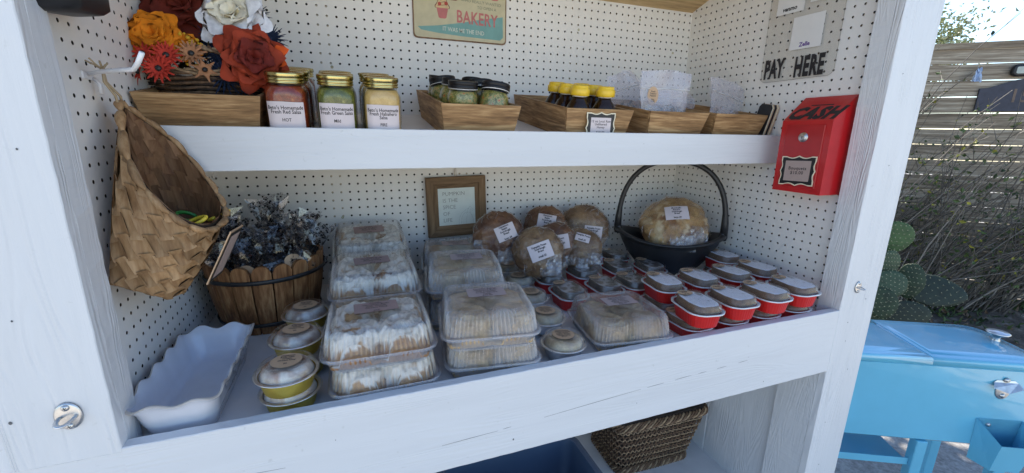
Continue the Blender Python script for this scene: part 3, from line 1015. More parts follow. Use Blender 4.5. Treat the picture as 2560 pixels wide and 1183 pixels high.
# squat jars with black lids
def squat():
    o = thing('relish_jar', 'x', 'jar')
    g = MB()
    prof = [(.95, .02), (1.25, .0), (1.42, .12), (1.5, .4), (1.52, 1.3), (1.45, 1.75), (1.32, 2.05), (1.27, 2.2), (1.27, 2.4)]
    g.lathe(prof, 32, cap0=True)
    g.build('glass_jar', 'jarglass', o)
    c = MB()
    c.lathe([(r * .94, z + .06) for r, z in prof[:-2]], 32, cap0=True, cap1=True)
    c.build('relish', 'relish', o)
    l = MB()
    l.lathe([(1.33, 2.3), (1.42, 2.3), (1.42, 2.36)], 32, mi=1)
    l.lathe([(1.41, 2.36), (1.43, 2.42), (1.43, 2.6), (1.38, 2.65), (1.43, 2.7), (1.43, 2.98), (1.4, 3.02), (1.2, 3.03), (1.16, 3.0), (.01, 3.0)], 40)
    l.build('lid', ['black_lid', 'white_rim'], o)
    return o
sq = squat()
first = True
for x, y, lb in ((25.05, -14.2, 'black-lidded relish jar at the front left of the tray, green and orange pieces'),
                 (28.0, -14.6, 'black-lidded relish jar at the front right of the tray, lowest lid'),
                 (24.75, -11.2, 'black-lidded relish jar second in the left row of the tray'),
                 (24.7, -8.2, 'black-lidded relish jar third in the left row of the tray'),
                 (24.6, -5.2, 'black-lidded relish jar at the back of the left row'),
                 (27.8, -11.5, 'black-lidded relish jar behind the front right one'),
                 (27.6, -8.4, 'black-lidded relish jar third in the right row, rim of lid showing')):
    if first:
        sq.location, sq.rotation_euler, sq['label'], sq['group'] = onshelf(x, y, 2.0), TR, lb, 'relish jars in the tray'
        first = False
    else:
        dup(sq, onshelf(x, y, 2.0), (TILT, 0, rnd.uniform(0, 6)), lb, group='relish jars in the tray')
# honey
def honeyjar():
    o = thing('honey_bottle', 'x', 'bottle')
    g = MB()
    hx = lambda wd, z, r: rr(wd, wd * .8, r, z, 5, per=2)
    prof = [(1.9, .02, .5), (2.1, .1, .6), (2.2, .5, .6), (2.2, 1.9, .65), (2.05, 2.3, .75), (1.6, 2.75, .62), (1.1, 3.05, .42), (1.05, 3.25, .4)]
    g.loft([hx(*p) for p in prof], 0, True, True, True)
    g.build('bottle', 'honey', o)
    c = MB()
    c.lathe([(.56, 3.2), (.6, 3.22), (.6, 3.32)], 24, mi=1)
    c.lathe([(.78, 3.3), (.82, 3.33), (.82, 3.82), (.76, 3.9), (.72, 3.92), (.72, 4.08), (.69, 4.13), (.01, 4.14)], 72, rib=.014, ribn=(1, 2))
    c.build('cap', ['yellow', 'white'], o)
    return o
hb = honeyjar()
hb.scale = (1.24,) * 3
first = True
for x, y, lb in ((37.75, -13.9, 'yellow-capped honey bottle at the front left, just behind the price card'),
                 (41.05, -13.9, 'yellow-capped honey bottle at the front right corner of its tray'),
                 (37.55, -11.4, 'yellow-capped honey bottle second in the left row'),
                 (37.6, -8.9, 'yellow-capped honey bottle at the back of the left row'),
                 (40.95, -11.4, 'yellow-capped honey bottle second in the right row'),
                 (40.9, -8.7, 'yellow-capped honey bottle at the back of the right row')):
    if first:
        hb.location, hb.rotation_euler, hb['label'], hb['group'] = onshelf(x, y, .12), TR, lb, 'honey bottles in the tray'
        first = False
    else:
        dup(hb, onshelf(x, y, .12), (TILT, 0, R(rnd.uniform(-15, 15))), lb, group='honey bottles in the tray')

def plaque_shape(wd, h, n=14):
    """bracket-edged label outline: scooped corners and pointed middles"""
    P = []
    hw, hh = wd / 2, h / 2
    seg = []
    def arc(p0, p1, bul, k=8):
        (x0, y0), (x1, y1) = p0, p1
        nx, ny = -(y1 - y0), (x1 - x0)
        for i in range(k):
            t = i / k
            s_ = math.sin(math.pi * t) * bul
            P.append((x0 + (x1 - x0) * t + nx * s_, y0 + (y1 - y0) * t + ny * s_))
    c = .16 * min(wd, h)
    cor = [(hw, hh), (-hw, hh), (-hw, -hh), (hw, -hh)]
    for q in range(4):
        (x, y) = cor[q]
        x2, y2 = cor[(q + 1) % 4]
        mx, my = (x + x2) / 2, (y + y2) / 2
        ox, oy = (0, (1 if my > 0 else -1)) if abs(my) > abs(mx) else ((1 if mx > 0 else -1), 0)
        d = Vector((x2 - x, y2 - y))
        L = d.length
        d.normalize()
        a = Vector((x, y)) + d * c
        m = Vector((mx, my)) + Vector((ox, oy)) * (.02 * L)
        e = Vector((x2, y2)) - d * c
        # rounded corner lobe
        P.append((x - (ox and 0) , y))
        arc((a.x, a.y), (m.x, m.y), .13)
        arc((m.x, m.y), (e.x, e.y), .13)
        P.append((e.x, e.y))
    return P
def bracket_card(b, fn, wd, h, lines, iw=.70, ih=.68, paper=2):
    """cream rim, black field, mauve paper, lettering; fn maps (x, y, depth)"""
    P = plaque_shape(wd, h)
    n = len(P)
    b.add([fn(x, y, 0) for x, y in P] + [fn(x, y, .05) for x, y in P], [tuple(range(n, 2 * n))] + [(i, (i + 1) % n, n + (i + 1) % n, n + i) for i in range(n)], 0, smooth=False)
    b.add([fn(x * (1 - .24 / wd), y * (1 - .24 / h), .056) for x, y in P], [tuple(range(n))], 1, smooth=False)
    hw, hh = wd * iw / 2, h * ih / 2
    b.add([fn(x, y, .064) for x, y in ((-hw, -hh), (hw, -hh), (hw, hh), (-hw, hh))], [(0, 1, 2, 3)], 2, smooth=False)
    for t_, y, sz in lines:
        b.text(t_, sz, lambda x, yy, y=y: fn(x, y + yy, .07), 3, off=.015, space=1.08)
b = MB()
bracket_card(b, lambda x, y, d: (x, -d, y), 3.4, 3.1, [('12 oz Local Raw', .68, .32), ('Unfiltered', .38, .32), ('Honey', .08, .32), ('$10.00', -.42, .34)])
o = b.build('price_card', ['cream', 'black', 'paper', 'ink'], None, onshelf(39.0, -17.02, 1.28), (TILT - R(9) + R(3), 0, 0))
tag(o, 'framed price card for honey leaning on the front of its tray', 'price card')

# zip bags standing in the trays
def zipbag(label, x, y, z, wd, h, rz, lean, seed, sticker=None, bits='ink2', grp='zip bags in the trays', rx=0):
    o = thing('zip_bag', label, 'bag', (x, y, z), (TILT + lean, rx, rz), grp)
    b = MB()
    def f(u, v, sg):
        q = 1 - v
        th = .55 * math.sin(math.pi * u) ** .6 * (q ** 1.3) + .02
        X = (u - .5) * wd * (1 - .06 * v + .05 * math.sin(v * 5 + seed))
        Y = sg * th + .45 * fnoise(u * 2.3 + seed, v * 2.1, 0) * (.3 + v) + .1 * fnoise(u * 6, v * 6 + seed, sg)
        Z = v * h + .2 * fnoise(u * 2, seed, 1) * v - .5 * v * abs(fnoise(u * 1.5, seed * 2, 4))
        X += .5 * fnoise(v * 2.2, seed, u) + .35 * (v ** 2) * math.sin(seed)
        Z -= .9 * max(0, v - .6) * abs(2 * u - 1) ** 1.5
        Y += .35 * abs(fnoise(u * 4 + v * 2, seed, v * 3)) * (sg if sg else 0) + 1.1 * max(0, v - .72) ** 1.0 * math.sin(u * 3 + seed)
        return (X, Y, Z)
    b.grid(lambda u, v: f(u, v, -1), 18, 18)
    b.grid(lambda u, v: f(u, v, 1), 18, 18)
    b.build('bag_film', 'zip', o)
    b = MB()
    b.tube([tuple(Vector(f(k / 14, .70, -1)) + Vector((0, -.05, 0))) for k in range(15)], .05, 5)
    b.build('zip_seal', 'white_rim', o)
    r2 = random.Random(seed)
    b = MB()
    for k in range(2):
        b.grid(lambda u, v: Vector(f(.08 + .84 * u, .02 + .40 * v, (-.8, .3)[k])) + Vector((0, .5 * fnoise(u * 9, v * 7, seed + k), .3 * fnoise(u * 8, v * 8, seed + k + 4))), 16, 8, smooth=False)
    b.build('inner_film', 'foldfilm', o)
    b = MB()
    for k in range(34):
        u, v = r2.uniform(.12, .88), r2.uniform(.03, .42)
        p = Vector(f(u, v, 0))
        p.y *= .6
        a = r2.uniform(0, 6.28)
        s_ = r2.uniform(.25, .6)
        dirv = Vector((math.cos(a), r2.uniform(-.4, .4), math.sin(a))) * s_
        b.tube([p - dirv, p + Vector((0, 0, .12)), p + dirv], [.05, .13, .04], 5, r2.randrange(2))
    b.build('dried_contents', [bits, 'wicker_light'], o)
    if sticker:
        b = MB()
        sx_, sz_ = sticker
        P = [(.72 * math.cos(2 * math.pi * k / 24), 1.0 * math.sin(2 * math.pi * k / 24)) for k in range(24)]
        fn = lambda x, yy, d=.0: (sx_ + x, f(.5 + sx_ / wd, sz_ / h, -1)[1] - .12 - d, sz_ + yy)
        b.add([fn(x, yy) for x, yy in P], [tuple(range(24))], 0, smooth=False)
        for tx, yy0 in (('Fresh', .45), ('Tobasco', .22), ('Peppers', -.01), ('4oz', -.4), ('$4.00', -.6)):
            b.text(tx, .25, lambda x, yy, q=yy0: fn(x, q + yy, .01), 1, off=.02)
        b.build('sticker', ['kraft', 'ink'], o)
    return o
zipbag('upright zip bag with an oval kraft sticker on its left side', 49.0, -14.3, zsh(-14.3) + .6, 6.6, 7.0, R(-3), R(-10), 3, (-1.7, 4.0))
zipbag('zip bag behind the one with the oval sticker, top corner bent left', 47.6, -9.6, zsh(-9.6) + .6, 5.6, 6.6, R(10), R(-10), 5, None, rx=R(-12))
zipbag('zip bag folded over the front of the rightmost tray', 59.4, -13.8, zsh(-14) + .6, 6.8, 7.0, R(8), R(-24), 8, None, 'kraft2', rx=R(12))
zipbag('zip bag of dark slices lying at the back of the rightmost tray', 56.2, -8.4, zsh(-8.4) + 1.1, 5.4, 4.6, R(-14), R(-30), 11, None, 'bread_dark' if 'bread_dark' in M else 'kraft2')

# stack of price cards standing between tray and wall
for k in range(7):
    b = MB()
    pl = [(-.0, 0), (2.3, 0), (2.3, 3.9), (2.0, 4.25), (.3, 4.25), (0, 3.9)]
    t_ = .09 if k not in (3,) else .24
    n = len(pl)
    dx = .55
    vs = [(0 + dx * z / 4.2, y, z) for y, z in pl] + [(t_ + dx * z / 4.2, y, z) for y, z in pl]
    b.add(vs, [tuple(range(n))[::-1], tuple(range(n, 2 * n))] + [(i, (i + 1) % n, n + (i + 1) % n, n + i) for i in range(n)], 0, smooth=False)
    xx = 62.0 + k * .17 + (.16 if k > 3 else 0)
    o = b.build('price_card', 'black' if k in (0, 3) else ('cream' if k % 2 else 'kraft'), None, (xx, -16.75, zsh(-16.75) + .1), (TILT, 0, R(-14)))
    tag(o, ('thick black card' if k == 3 else 'thin black card' if k == 0 else 'pale wooden card') + ' on edge in the pack leaning against the right wall', 'card', 'pack of cards against the wall')

# ---------------------------------------------------------------- on the walls
# bakery tin sign
o = thing('tin_sign', 'cream and teal tin sign with cupcakes reading BAKERY on the back wall', 'sign', (28.5, -.12, 20.6))
b = MB()
P = rr(11.9, 8.1, .5, 0, 6)
n = len(P)
b.add([(x, 0, y) for x, y, z in P] + [(x * .995, -.06, y * .995) for x, y, z in P], [tuple(range(n, 2 * n)), tuple(range(n))[::-1]] + [(i, (i + 1) % n, n + (i + 1) % n, n + i) for i in range(n)], 0, smooth=False)
P2 = rr(11.6, 7.8, .45, 0, 6)
b.add([(x, -.064, y) for x, y, z in P2], [tuple(range(n))], 1, smooth=False)
b.build('sign_plate', ['rust', 'signcream'] if 'rust' in M else ['red_edge', 'cream'], o)
def shp(mb, pts, d, mi):
    mb.add([(x, -.064 - d, y) for x, y in pts], [tuple(range(len(pts)))], mi, smooth=False)
b = MB()
shp(b, [(-5.4, -2.75), (-2.9, -2.45), (0, -1.9), (3, -1.2), (5.45, -.75), (5.5, -3.2), (5.1, -3.55), (0, -3.45), (-3, -3.3), (-5.0, -3.1)], .004, 0)
def cupcake(mb, x, y, s_, frost, cup, cherry=None):
    fp = []
    for k in range(25):
        a = math.pi * k / 24
        fp.append((x + s_ * (.85 + .07 * math.sin(7 * a)) * math.cos(a), y + s_ * (.15 + 1.25 * math.sin(a) ** 1.5)))
    shp(mb, [(x - .93 * s_, y + .12 * s_)] + [(x + .93 * s_, y + .12 * s_)] + [(px * 1.0 + (px - x) * .09, py + .06 * s_) for px, py in fp][1:-1], .010, 4)
    shp(mb, [(x - .75 * s_, y + .15 * s_), (x - .5 * s_, y - 1.0 * s_), (x - .3 * s_, y - 1.08 * s_), (x + .3 * s_, y - 1.08 * s_), (x + .5 * s_, y - 1.0 * s_), (x + .75 * s_, y + .15 * s_)], .014, cup)
    shp(mb, fp, .018, frost)
    for q in (.35, .7, 1.0):
        mb.add([(x + s_ * (-.8 + q * .55) , -.086, y + s_ * (q)), (x + s_ * (.7 - q * .5), -.086, y + s_ * (q + .18)), (x + s_ * (.72 - q * .5), -.086, y + s_ * (q + .25)), (x + s_ * (-.8 + q * .55), -.086, y + s_ * (q + .05))], [(0, 1, 2, 3)], 4, smooth=False)
    if cherry:
        for cxx, cyy in cherry:
            shp(mb, [(x + cxx * s_ + .24 * s_ * math.cos(k * .52), y + cyy * s_ + .24 * s_ * math.sin(k * .52)) for k in range(12)], .024, 5)
cupcake(b, -4.15, 1.4, 1.05, 2, 6)
cupcake(b, -2.35, -.6, .95, 1, 3, [(-.35, .6), (.5, .72)])
cupcake(b, -.95, 1.55, .95, 7, 8)
cupcake(b, 4.35, 1.95, .85, 1, 3, [(-.3, .5)])
T2 = lambda x0, y0, sk=0, d=.012: (lambda x, y: (x0 + x, -.064 - d, y0 + y + sk * x))
b.text('BAKERY', 2.0, T2(2.05, -1.35, -.03, .02), 3, sx=.72, off=.02, space=1.05)
b.text('Girl', 2.3, T2(2.0, 1.9, .05, .02), 9, sx=.85, shear=.5, off=-.01)
b.text('WHO REALLY WANTED', .48, T2(2.6, .62, -.03, .02), 9, off=.01)
b.text('TO OPEN A', .48, T2(3.3, .0, -.03, .02), 9, off=.01)
b.text('IT WAS ME THE END', .68, T2(.3, -2.85, -.03, .02), 10, sx=.85, off=.015)
b.build('sign_print', ['teal', 'signfrost', 'signpink', 'signred', 'signbrown', 'signcherry', 'signtan', 'signice', 'signmaroon', 'signgrey', 'signwhite'], o)

# framed pumpkin picture hanging on twine
o = thing('framed_picture', 'small square wood frame reading PUMPKIN IS THE SPICE OF LIFE', 'picture', (27.45, -.12, -4.35), (0, R(-1.5), 0))
def frame_side(k, mt):
    b = MB()
    H = 4.05
    prof = [(0, 0), (0, -.75), (.12, -.82), (.95, -.82), (1.02, -.66), (1.5, -.6), (1.55, -.5), (1.55, 0)]     # inset, depth
    L0, L1 = [], []
    for q, d in prof:
        L0.append((-(H - q), d, H - q))
        L1.append(((H - q), d, H - q))
    rot = Matrix.Rotation(R(90 * k), 4, 'Y')
    b.T = rot
    b.loft([L0, L1], 0, True, True, True, smooth=False)
    b.build('frame_rail', mt, o)
for k in range(4):
    frame_side(k, 'frame_x' if k % 2 == 0 else 'frame_z')
b = MB()
b.box((-2.52, -.56, -2.52), (2.52, -.3, 2.52), 0)
for t_, y in (('PUMPKIN', 1.75), ('IS THE', .85), ('SPICE', -.05), ('OF', -.95), ('LIFE', -1.85)):
    b.text(t_, .74, lambda x, yy, y=y: (-1.95 + x, -.566, y + yy), 1, align='LEFT', off=-.014)
def line(mb, pts, w_, mi):
    mb.tube([(x, -.562, y) for x, y in pts], w_, 4, mi, flat=.3)
def ar(cx, cy, rx, ry, a0, a1, k=14):
    return [(cx + rx * math.cos(R(a0 + (a1 - a0) * i / k)), cy + ry * math.sin(R(a0 + (a1 - a0) * i / k))) for i in range(k + 1)]
for q in (ar(1.25, -2.4, 1.05, 1.75, 97, 182), ar(1.15, -2.45, .62, 1.5, 75, 180), ar(1.55, -2.45, .7, 1.55, 0, 115), ar(1.6, -2.5, .35, 1.5, 120, 180), [(1.35, -1.0), (1.45, -.6), (1.7, -.2), (1.95, -.1), (2.0, -.3), (1.8, -.6), (1.85, -1.0)], [(1.0, -.7), (1.3, -.42), (1.6, -.4)], [(1.95, -.6), (2.2, -.4), (2.5, -.4)], [(1.95, -.8), (2.2, -.65), (2.5, -.7)]):
    line(b, q, .025, 1)
b.build('picture_board', ['signboard', 'ink2'], o)
b = MB()
for dx in (-.1, .12):
    b.tube([(dx, -.3, 4.0), (dx * .8, -.2, 6.6)], .035, 5)
b.build('hanging_twine', 'jute', o)

# acrylic pay sheet on the right wall; u runs from back to front along the wall
wx = lambda u, z, d=0: (XRf(-u) - .03 - d, -u, z)
o = thing('payment_sign', 'clear acrylic sheet lettered PAY HERE on the right pegboard wall', 'sign', (XRf(-18.6), -18.6, 16))
oi = Matrix.Translation((-XRf(-18.6), 18.6, -16))
b = MB()
b.T = oi
P = rr(9.0, 10.6, .7, 0, 8)
n = len(P)
b.add([wx(18.55 + x, 17.35 + y, .06) for x, y, z in P] + [wx(18.55 + x, 17.35 + y, .16) for x, y, z in P], [tuple(range(n))[::-1], tuple(range(n, 2 * n))] + [(i, (i + 1) % n, n + (i + 1) % n, n + i) for i in range(n)], 0, smooth=False)
b.build('acrylic_sheet', 'acrylic', o)
b = MB()
b.T = oi
P3 = rr(9.04, 10.64, .7, 0, 8)
b.tube([wx(18.55 + x, 17.35 + y, .165) for x, y, z in P3 + P3[:1]], .022, 4)
b.build('sheet_edge', 'acrylic_edge', o)
b = MB()
b.T = oi
b.text('PAY', 2.95, lambda x, y: wx(15.72 + x, 13.38 + y, .19), 0, sx=.47, off=.045, space=1.08)
b.build('lettering', 'ink', o)
b = MB()
b.T = oi
b.text('HERE', 2.95, lambda x, y: wx(20.15 + x, 13.24 + y, .19), 0, sx=.47, off=.045, space=1.12)
b.build('lettering', 'ink', o)
for (u0, u1, z0, z1, wd_, mt_, zt, sz) in ((17.38, 21.15, 15.3, 18.85, 'Zelle', 'violet', 15.75, .62), (14.98, 18.46, 19.5, 23.2, 'venmo', 'ink', 20.0, .66), (19.1, 22.6, 20.05, 23.4, None, 'ink', 0, 0)):
    b = MB()
    b.T = oi
    b.add([wx(u0, z0 + .02, .19), wx(u1, z0 - .05, .2), wx(u1, z1 - .05, .21), wx(u0 + .05, z1, .19)], [(0, 1, 2, 3)], 0, smooth=False)
    if wd_:
        b.text(wd_, sz, lambda x, y, zt=zt: wx((u0 + u1) / 2 - .05 + x, zt + y, .215), 1, off=.03, shear=.2 if wd_ == 'venmo' else 0)
    b.build('payment_card', ['white_paper', mt_], o)

# red cash box
o = thing('cash_box', 'red metal cash box with a lock and slanted top on the right wall', 'cash box', (XRf(-23.4) - .05, -23.35, -.5))
b = MB()
D, HW = 3.25, 2.75
side = [(0, 0), (-D, 0), (-D, 7.7), (-.25, 10.3), (0, 10.3)]
def boxside(y, ins=0):
    return [(x, y, z) for x, z in side]
b.loft([boxside(HW), boxside(-HW)], 0, True, True, True, smooth=False)
b.build('box_body', 'red_enamel', o)
fw = lambda u, z, d=0: (-D - d, HW - u, z)           # u from back to front
b = MB()
b.loft([[fw(.62, .62, .0), fw(4.85, .62, 0), fw(4.85, 7.25, 0), fw(.62, 7.25, 0)], [fw(.62, .62, .07), fw(4.85, .62, .07), fw(4.85, 7.25, .07), fw(.62, 7.25, .07)], [fw(.67, .67, .1), fw(4.8, .67, .1), fw(4.8, 7.2, .1), fw(.67, 7.2, .1)]], 0, True, False, True, smooth=False)
b.build('box_door', 'red_edge', o)
b = MB()
b.T = Matrix.Translation(fw(2.75, 5.95, .1)) @ Matrix.Rotation(R(-90), 4, 'Y')
b.lathe([(.52, 0), (.5, .1), (.42, .14), (.36, .14), (.34, .2), (.3, .22), (.001, .22)], 24)
b.box((-.13, -.04, .21), (.13, .04, .24), 1)
b.build('lock', ['silver', 'ink'], o)
def slant(u, t_, d=0):
    a = Vector((-D, 0, 7.7))
    e = Vector((-.25, 0, 10.3))
    dd = (e - a)
    nrm = Vector((-dd.z, 0, dd.x)).normalized()
    p = a + dd.normalized() * t_ + nrm * d
    return (p.x, HW - u, p.z)
b = MB()
b.add([slant(1.6, 2.45, .004), slant(4.0, 2.45, .004), slant(4.0, 2.62, .004), slant(1.6, 2.62, .004)], [(0, 1, 2, 3)], 0, smooth=False)
b.text('CASH', 2.6, lambda x, y: slant(2.75 + x, 1.12 + y, .02) if 1.12 + y > 0 else fw(2.75 + x, 7.7 + 1.12 + y, .02), 0, sx=.76, off=.06, shear=.28, space=1.1)
b.build('lettering', 'ink', o)
b = MB()
bracket_card(b, lambda x, y, d: fw(2.72 + x, 2.35 + y + .04 * x, .11 + d), 3.9, 3.15, [('Bouquets', .28, .5), ('$10.00', -.2, .5)], iw=.74, ih=.70)
b.build('price_card', ['cream', 'black', 'kraft_mauve', 'ink'], o)

# peg hook and hanging splint basket on the left wall
o = thing('peg_hook', 'white plastic display hook on the left pegboard wall', 'hook', (XL, -21.6, 8.4))
b = MB()
b.box((0, -.75, -.12), (.12, .35, .32), 0, .03)
b.tube([(.1, -.1, .2), (1.2, -1.6, .22), (4.0, -4.6, .15), (4.35, -4.95, .42), (4.75, -5.3, .95)], .13, 8)
b.tube([(.1, .3, -.0), (.45, .1, -.35), (.45, .1, -.9)], .11, 8)
b.build('hook_arm', 'white', o)
# ---------------------------------------------------------------- woven baskets and silk flowers
def woven(mb, f, nu, nv, lift=.09, gap=.05, closed_u=False, flip=1, sub=3):
    """diagonal splint weave over a surface f(u, v) -> point; every visible strip segment is its own puffed patch"""
    def P(a, b, h):
        u, v = a / nu, b / nv
        e = 1e-3
        p = Vector(f(u, v))
        du = Vector(f(u + e, v)) - p
        dv = Vector(f(u, min(v + e, 1))) - Vector(f(u, min(v + e, 1) - e))
        n = du.cross(dv)
        if n.length > 1e-12:
            n.normalize()
        return p + n * h * flip
    for i in range(nu):
        for j in range(-1, nv + 1):
            # diamond cell centred on (i + .5*(j%2), j*.5 ...)
            pass
    k = 0
    for jj in range(0, 2 * nv + 1):
        for ii in range(nu):
            ca = ii + (.5 if jj % 2 else 0)
            cb = jj * .5
            typ = jj % 2
            # diamond with half-diagonals .5 (u) and .5 (v); strip runs along one diagonal edge direction
            pts, fs = [], []
            m = sub
            for a in range(m + 1):
                for b_ in range(m + 1):
                    s_, t_ = a / m - .5, b_ / m - .5
                    g = 1 - gap
                    if typ:
                        along, across = s_, t_
                    else:
                        along, across = t_, s_
                    s2, t2 = s_ * (1.30 if typ else g), t_ * (g if typ else 1.30)
                    aa, bb = ca + (s2 - t2) * .5, cb + (s2 + t2) * .5
                    if not closed_u:
                        aa = min(max(aa, 0), nu)
                    bb = min(max(bb, 0), nv)
                    h = lift * (math.cos(math.pi * along * 1.1) * 1.2 - .5)
                    pts.append(tuple(P(aa, bb, h)))
            for a in range(m):
                for b_ in range(m):
                    fs.append((a * (m + 1) + b_, (a + 1) * (m + 1) + b_, (a + 1) * (m + 1) + b_ + 1, a * (m + 1) + b_ + 1))
            mb.add(pts, fs, 0)
            k += 1
    return mb

# hanging splint basket: square base against the wall, tall rounded mouth facing out
hang = thing('hanging_basket', 'woven splint basket hung by jute from the white hook on the left wall', 'basket', (1.2, -21.3, 3.0))
hi = Vector((1.2, -21.3, 3.0))
A, B_ = Vector((1.0, -21.2, 6.9)), Vector((5.7, -22.0, -.8))
RC = (A + B_) / 2
RU = (A - B_) / 2
RY = Vector((.3, 3.3, .95))
def rim_pt(t):
    c, s_ = math.cos(t), math.sin(t)
    e = .88
    cc = math.copysign(abs(c) ** .95, c)
    return RC + RU * cc + Vector((0, 0, -.65)) * s_ * s_ + RY * (.80 if s_ > 0 else 1) * math.copysign(abs(s_) ** e, s_) * (1 - .80 * max(0, c) ** 2.4)
base_c = [Vector((.35, -18.2, .3)), Vector((.3, -25.3, -3.9)), Vector((2.9, -24.1, -5.6)), Vector((3.1, -18.0, -5.2)), ]
def base_pt(t):
    # t=0 is the hanging apex side; runs the same way as the rim
    q = (t / (2 * math.pi)) % 1.0
    # corners at q: 1/8 back-top, 3/8 back-bottom, 5/8 front-bottom, 7/8 front-top
    cs = [(.02, Vector((.45, -20.3, .8))), (.16, Vector((.3, -18.6, -1.2))), (.40, Vector((2.6, -19.0, -5.2))), (.56, Vector((3.1, -23.0, -5.55))), (.62, Vector((2.6, -24.2, -5.5))), (.84, Vector((.3, -25.3, -3.8))), (.93, Vector((.3, -23.0, -.6)))]
    n = len(cs)
    for i in range(n):
        q0, p0 = cs[i]
        q1, p1 = cs[(i + 1) % n]
        if i == n - 1:
            q1 += 1
        qq = q if q >= q0 else q + 1
        if q0 <= qq <= q1:
            return p0.lerp(p1, (qq - q0) / (q1 - q0))
    return cs[0][1]
def hang_f(u, v):
    t = 2 * math.pi * u
    a, b = rim_pt(t), base_pt(t)
    p = a.lerp(b, v)
    cen = (RC.lerp(Vector((1.6, -21.6, -2.6)), v))
    out = (p - cen)
    bulge = math.sin(math.pi * min(1, v * 1.0)) * .25
    if out.length > 0:
        out.normalize()
    p = p + out * bulge
    p.x = max(p.x, XL + .25)
    return p - hi
b = MB()
woven(b, hang_f, 14, 5, lift=.13, closed_u=True, flip=-1)
b.build('woven_side', 'weave', hang)
b = MB()
woven(b, lambda u, v: hang_f(u, v) + (Vector(RC) - hi - hang_f(u, v)) * .075, 14, 5, lift=.05, closed_u=True, flip=1)
b.build('woven_lining', 'weave_in', hang)
b = MB()
b.grid(lambda u, v: hang_f(u, v) + (Vector(RC) - hi - hang_f(u, v)) * .055, 56, 12)
b.build('gap_shade_shell', 'wicker_dark', hang)  # dark shell added under the weave so its gaps look shaded
b = MB()
ring = [hang_f(k / 28, 1) for k in range(28)]
cen = sum(ring, Vector()) / 28
b.add([tuple(p) for p in ring] + [tuple(cen)], [(i, (i + 1) % 28, 28) for i in range(28)], smooth=False)
b.build('woven_base', 'weave', hang)
b = MB()
for k in range(17):
    pth = [tuple(hang_f((k + q) / 17, 0) + (hang_f((k + q) / 17, 0) - (RC - hi)).normalized() * (.06 + .10 * math.sin(math.pi * (q + .1)))) for q in (-.1, .15, .4, .65, .9, 1.1)]
    b.tube(pth, [.05, .2, .28, .28, .2, .05], 6, 0, flat=.8)
b.build('rim_fold', 'weave', hang)
b = MB()
hp = Vector((.95, -22.55, 8.72)) - hi
ap = A - hi
for sgn in (-1, 1):
    b.tube([ap + Vector((.0, .25 * sgn, -.5)), ap + Vector((-.1, .32 * sgn, .5)), hp + Vector((0, .12 * sgn, -.6)), hp + Vector((0, 0, .12))], .075, 6)
for k in range(7):
    a = k * .9
    b.tube([hp + Vector((0, 0, .1)), hp + Vector((.25 * math.cos(a) - .1, .35 * math.sin(a), .35)), hp + Vector((.5 * math.cos(a) - .2, .6 * math.sin(a), .45 + .1 * k % .3))], .05, 5)
b.lathe([(.01, -.16), (.16, -.1), (.18, .05), (.1, .18), (.01, .2)], 8, c=tuple(hp))
b.build('jute_loop', 'jute', hang)
def slab(mb, o_, ux, uy, wd, h, th, mi=0):
    n_ = ux.cross(uy).normalized()
    P = [(0, 0), (wd, 0), (wd, h), (0, h)]
    vs = [tuple(o_ + ux * x + uy * y) for x, y in P] + [tuple(o_ + ux * x + uy * y + n_ * th) for x, y in P]
    mb.add(vs, [(3, 2, 1, 0), (4, 5, 6, 7), (0, 1, 5, 4), (1, 2, 6, 5), (2, 3, 7, 6), (3, 0, 4, 7)], mi, smooth=False)
b = MB()
o0 = Vector((4.35, -22.7, -5.2)) - hi
ux, uy = Vector((.02, 1, -.05)).normalized(), Vector((.78, -.05, 1.5)).normalized()
slab(b, o0, ux, uy, 3.2, 4.2, .08, 0)
n_ = ux.cross(uy).normalized()
for dd, q, mi in ((.126, .12, 1), (.132, .4, 2)):
    b.add([tuple(o0 + ux * x + uy * y + n_ * dd) for x, y in ((q, q), (3.2 - q, q), (3.2 - q, 4.2 - q), (q, 4.2 - q))], [(0, 1, 2, 3)], mi, smooth=False)
for dd, q, mi in ((-.006, .12, 1), (-.012, .4, 2)):
    b.add([tuple(o0 + ux * x + uy * y + n_ * dd) for x, y in ((q, q), (3.2 - q, q), (3.2 - q, 4.2 - q), (q, 4.2 - q))], [(0, 1, 2, 3)], mi, smooth=False)
b.build('price_tag', ['kraft', 'black', 'kraft_mauve'], hang)

def loop_toy(name, label, cat, loc, rot, mt, pth, r):
    b = MB()
    b.tube(pth, r, 8)
    o = b.build(name, mt, None, loc, rot)
    return tag(o, label, cat)
ring = [(.72 * math.cos(R(20 * k)), .45 * math.sin(R(20 * k)), 0) for k in range(19)]
loop_toy('scissors_handle', 'yellow plastic handle nearest the low rim inside the hanging basket', 'scissors', (4.2, -22.2, -.75), (R(20), R(-20), R(-10)), 'yellow_pl', ring, .13)
loop_toy('scissors_handle', 'yellow plastic handle tucked in the far corner of the hanging basket', 'scissors', (5.1, -20.2, -.75), (R(-12), R(-22), R(30)), 'yellow_pl', ring[:13], .12)
loop_toy('scissors_handle', 'green plastic handle in the hanging basket beside the yellow ones', 'scissors', (3.4, -21.2, -.55), (R(40), R(10), R(60)), 'green_pl', ring, .13)

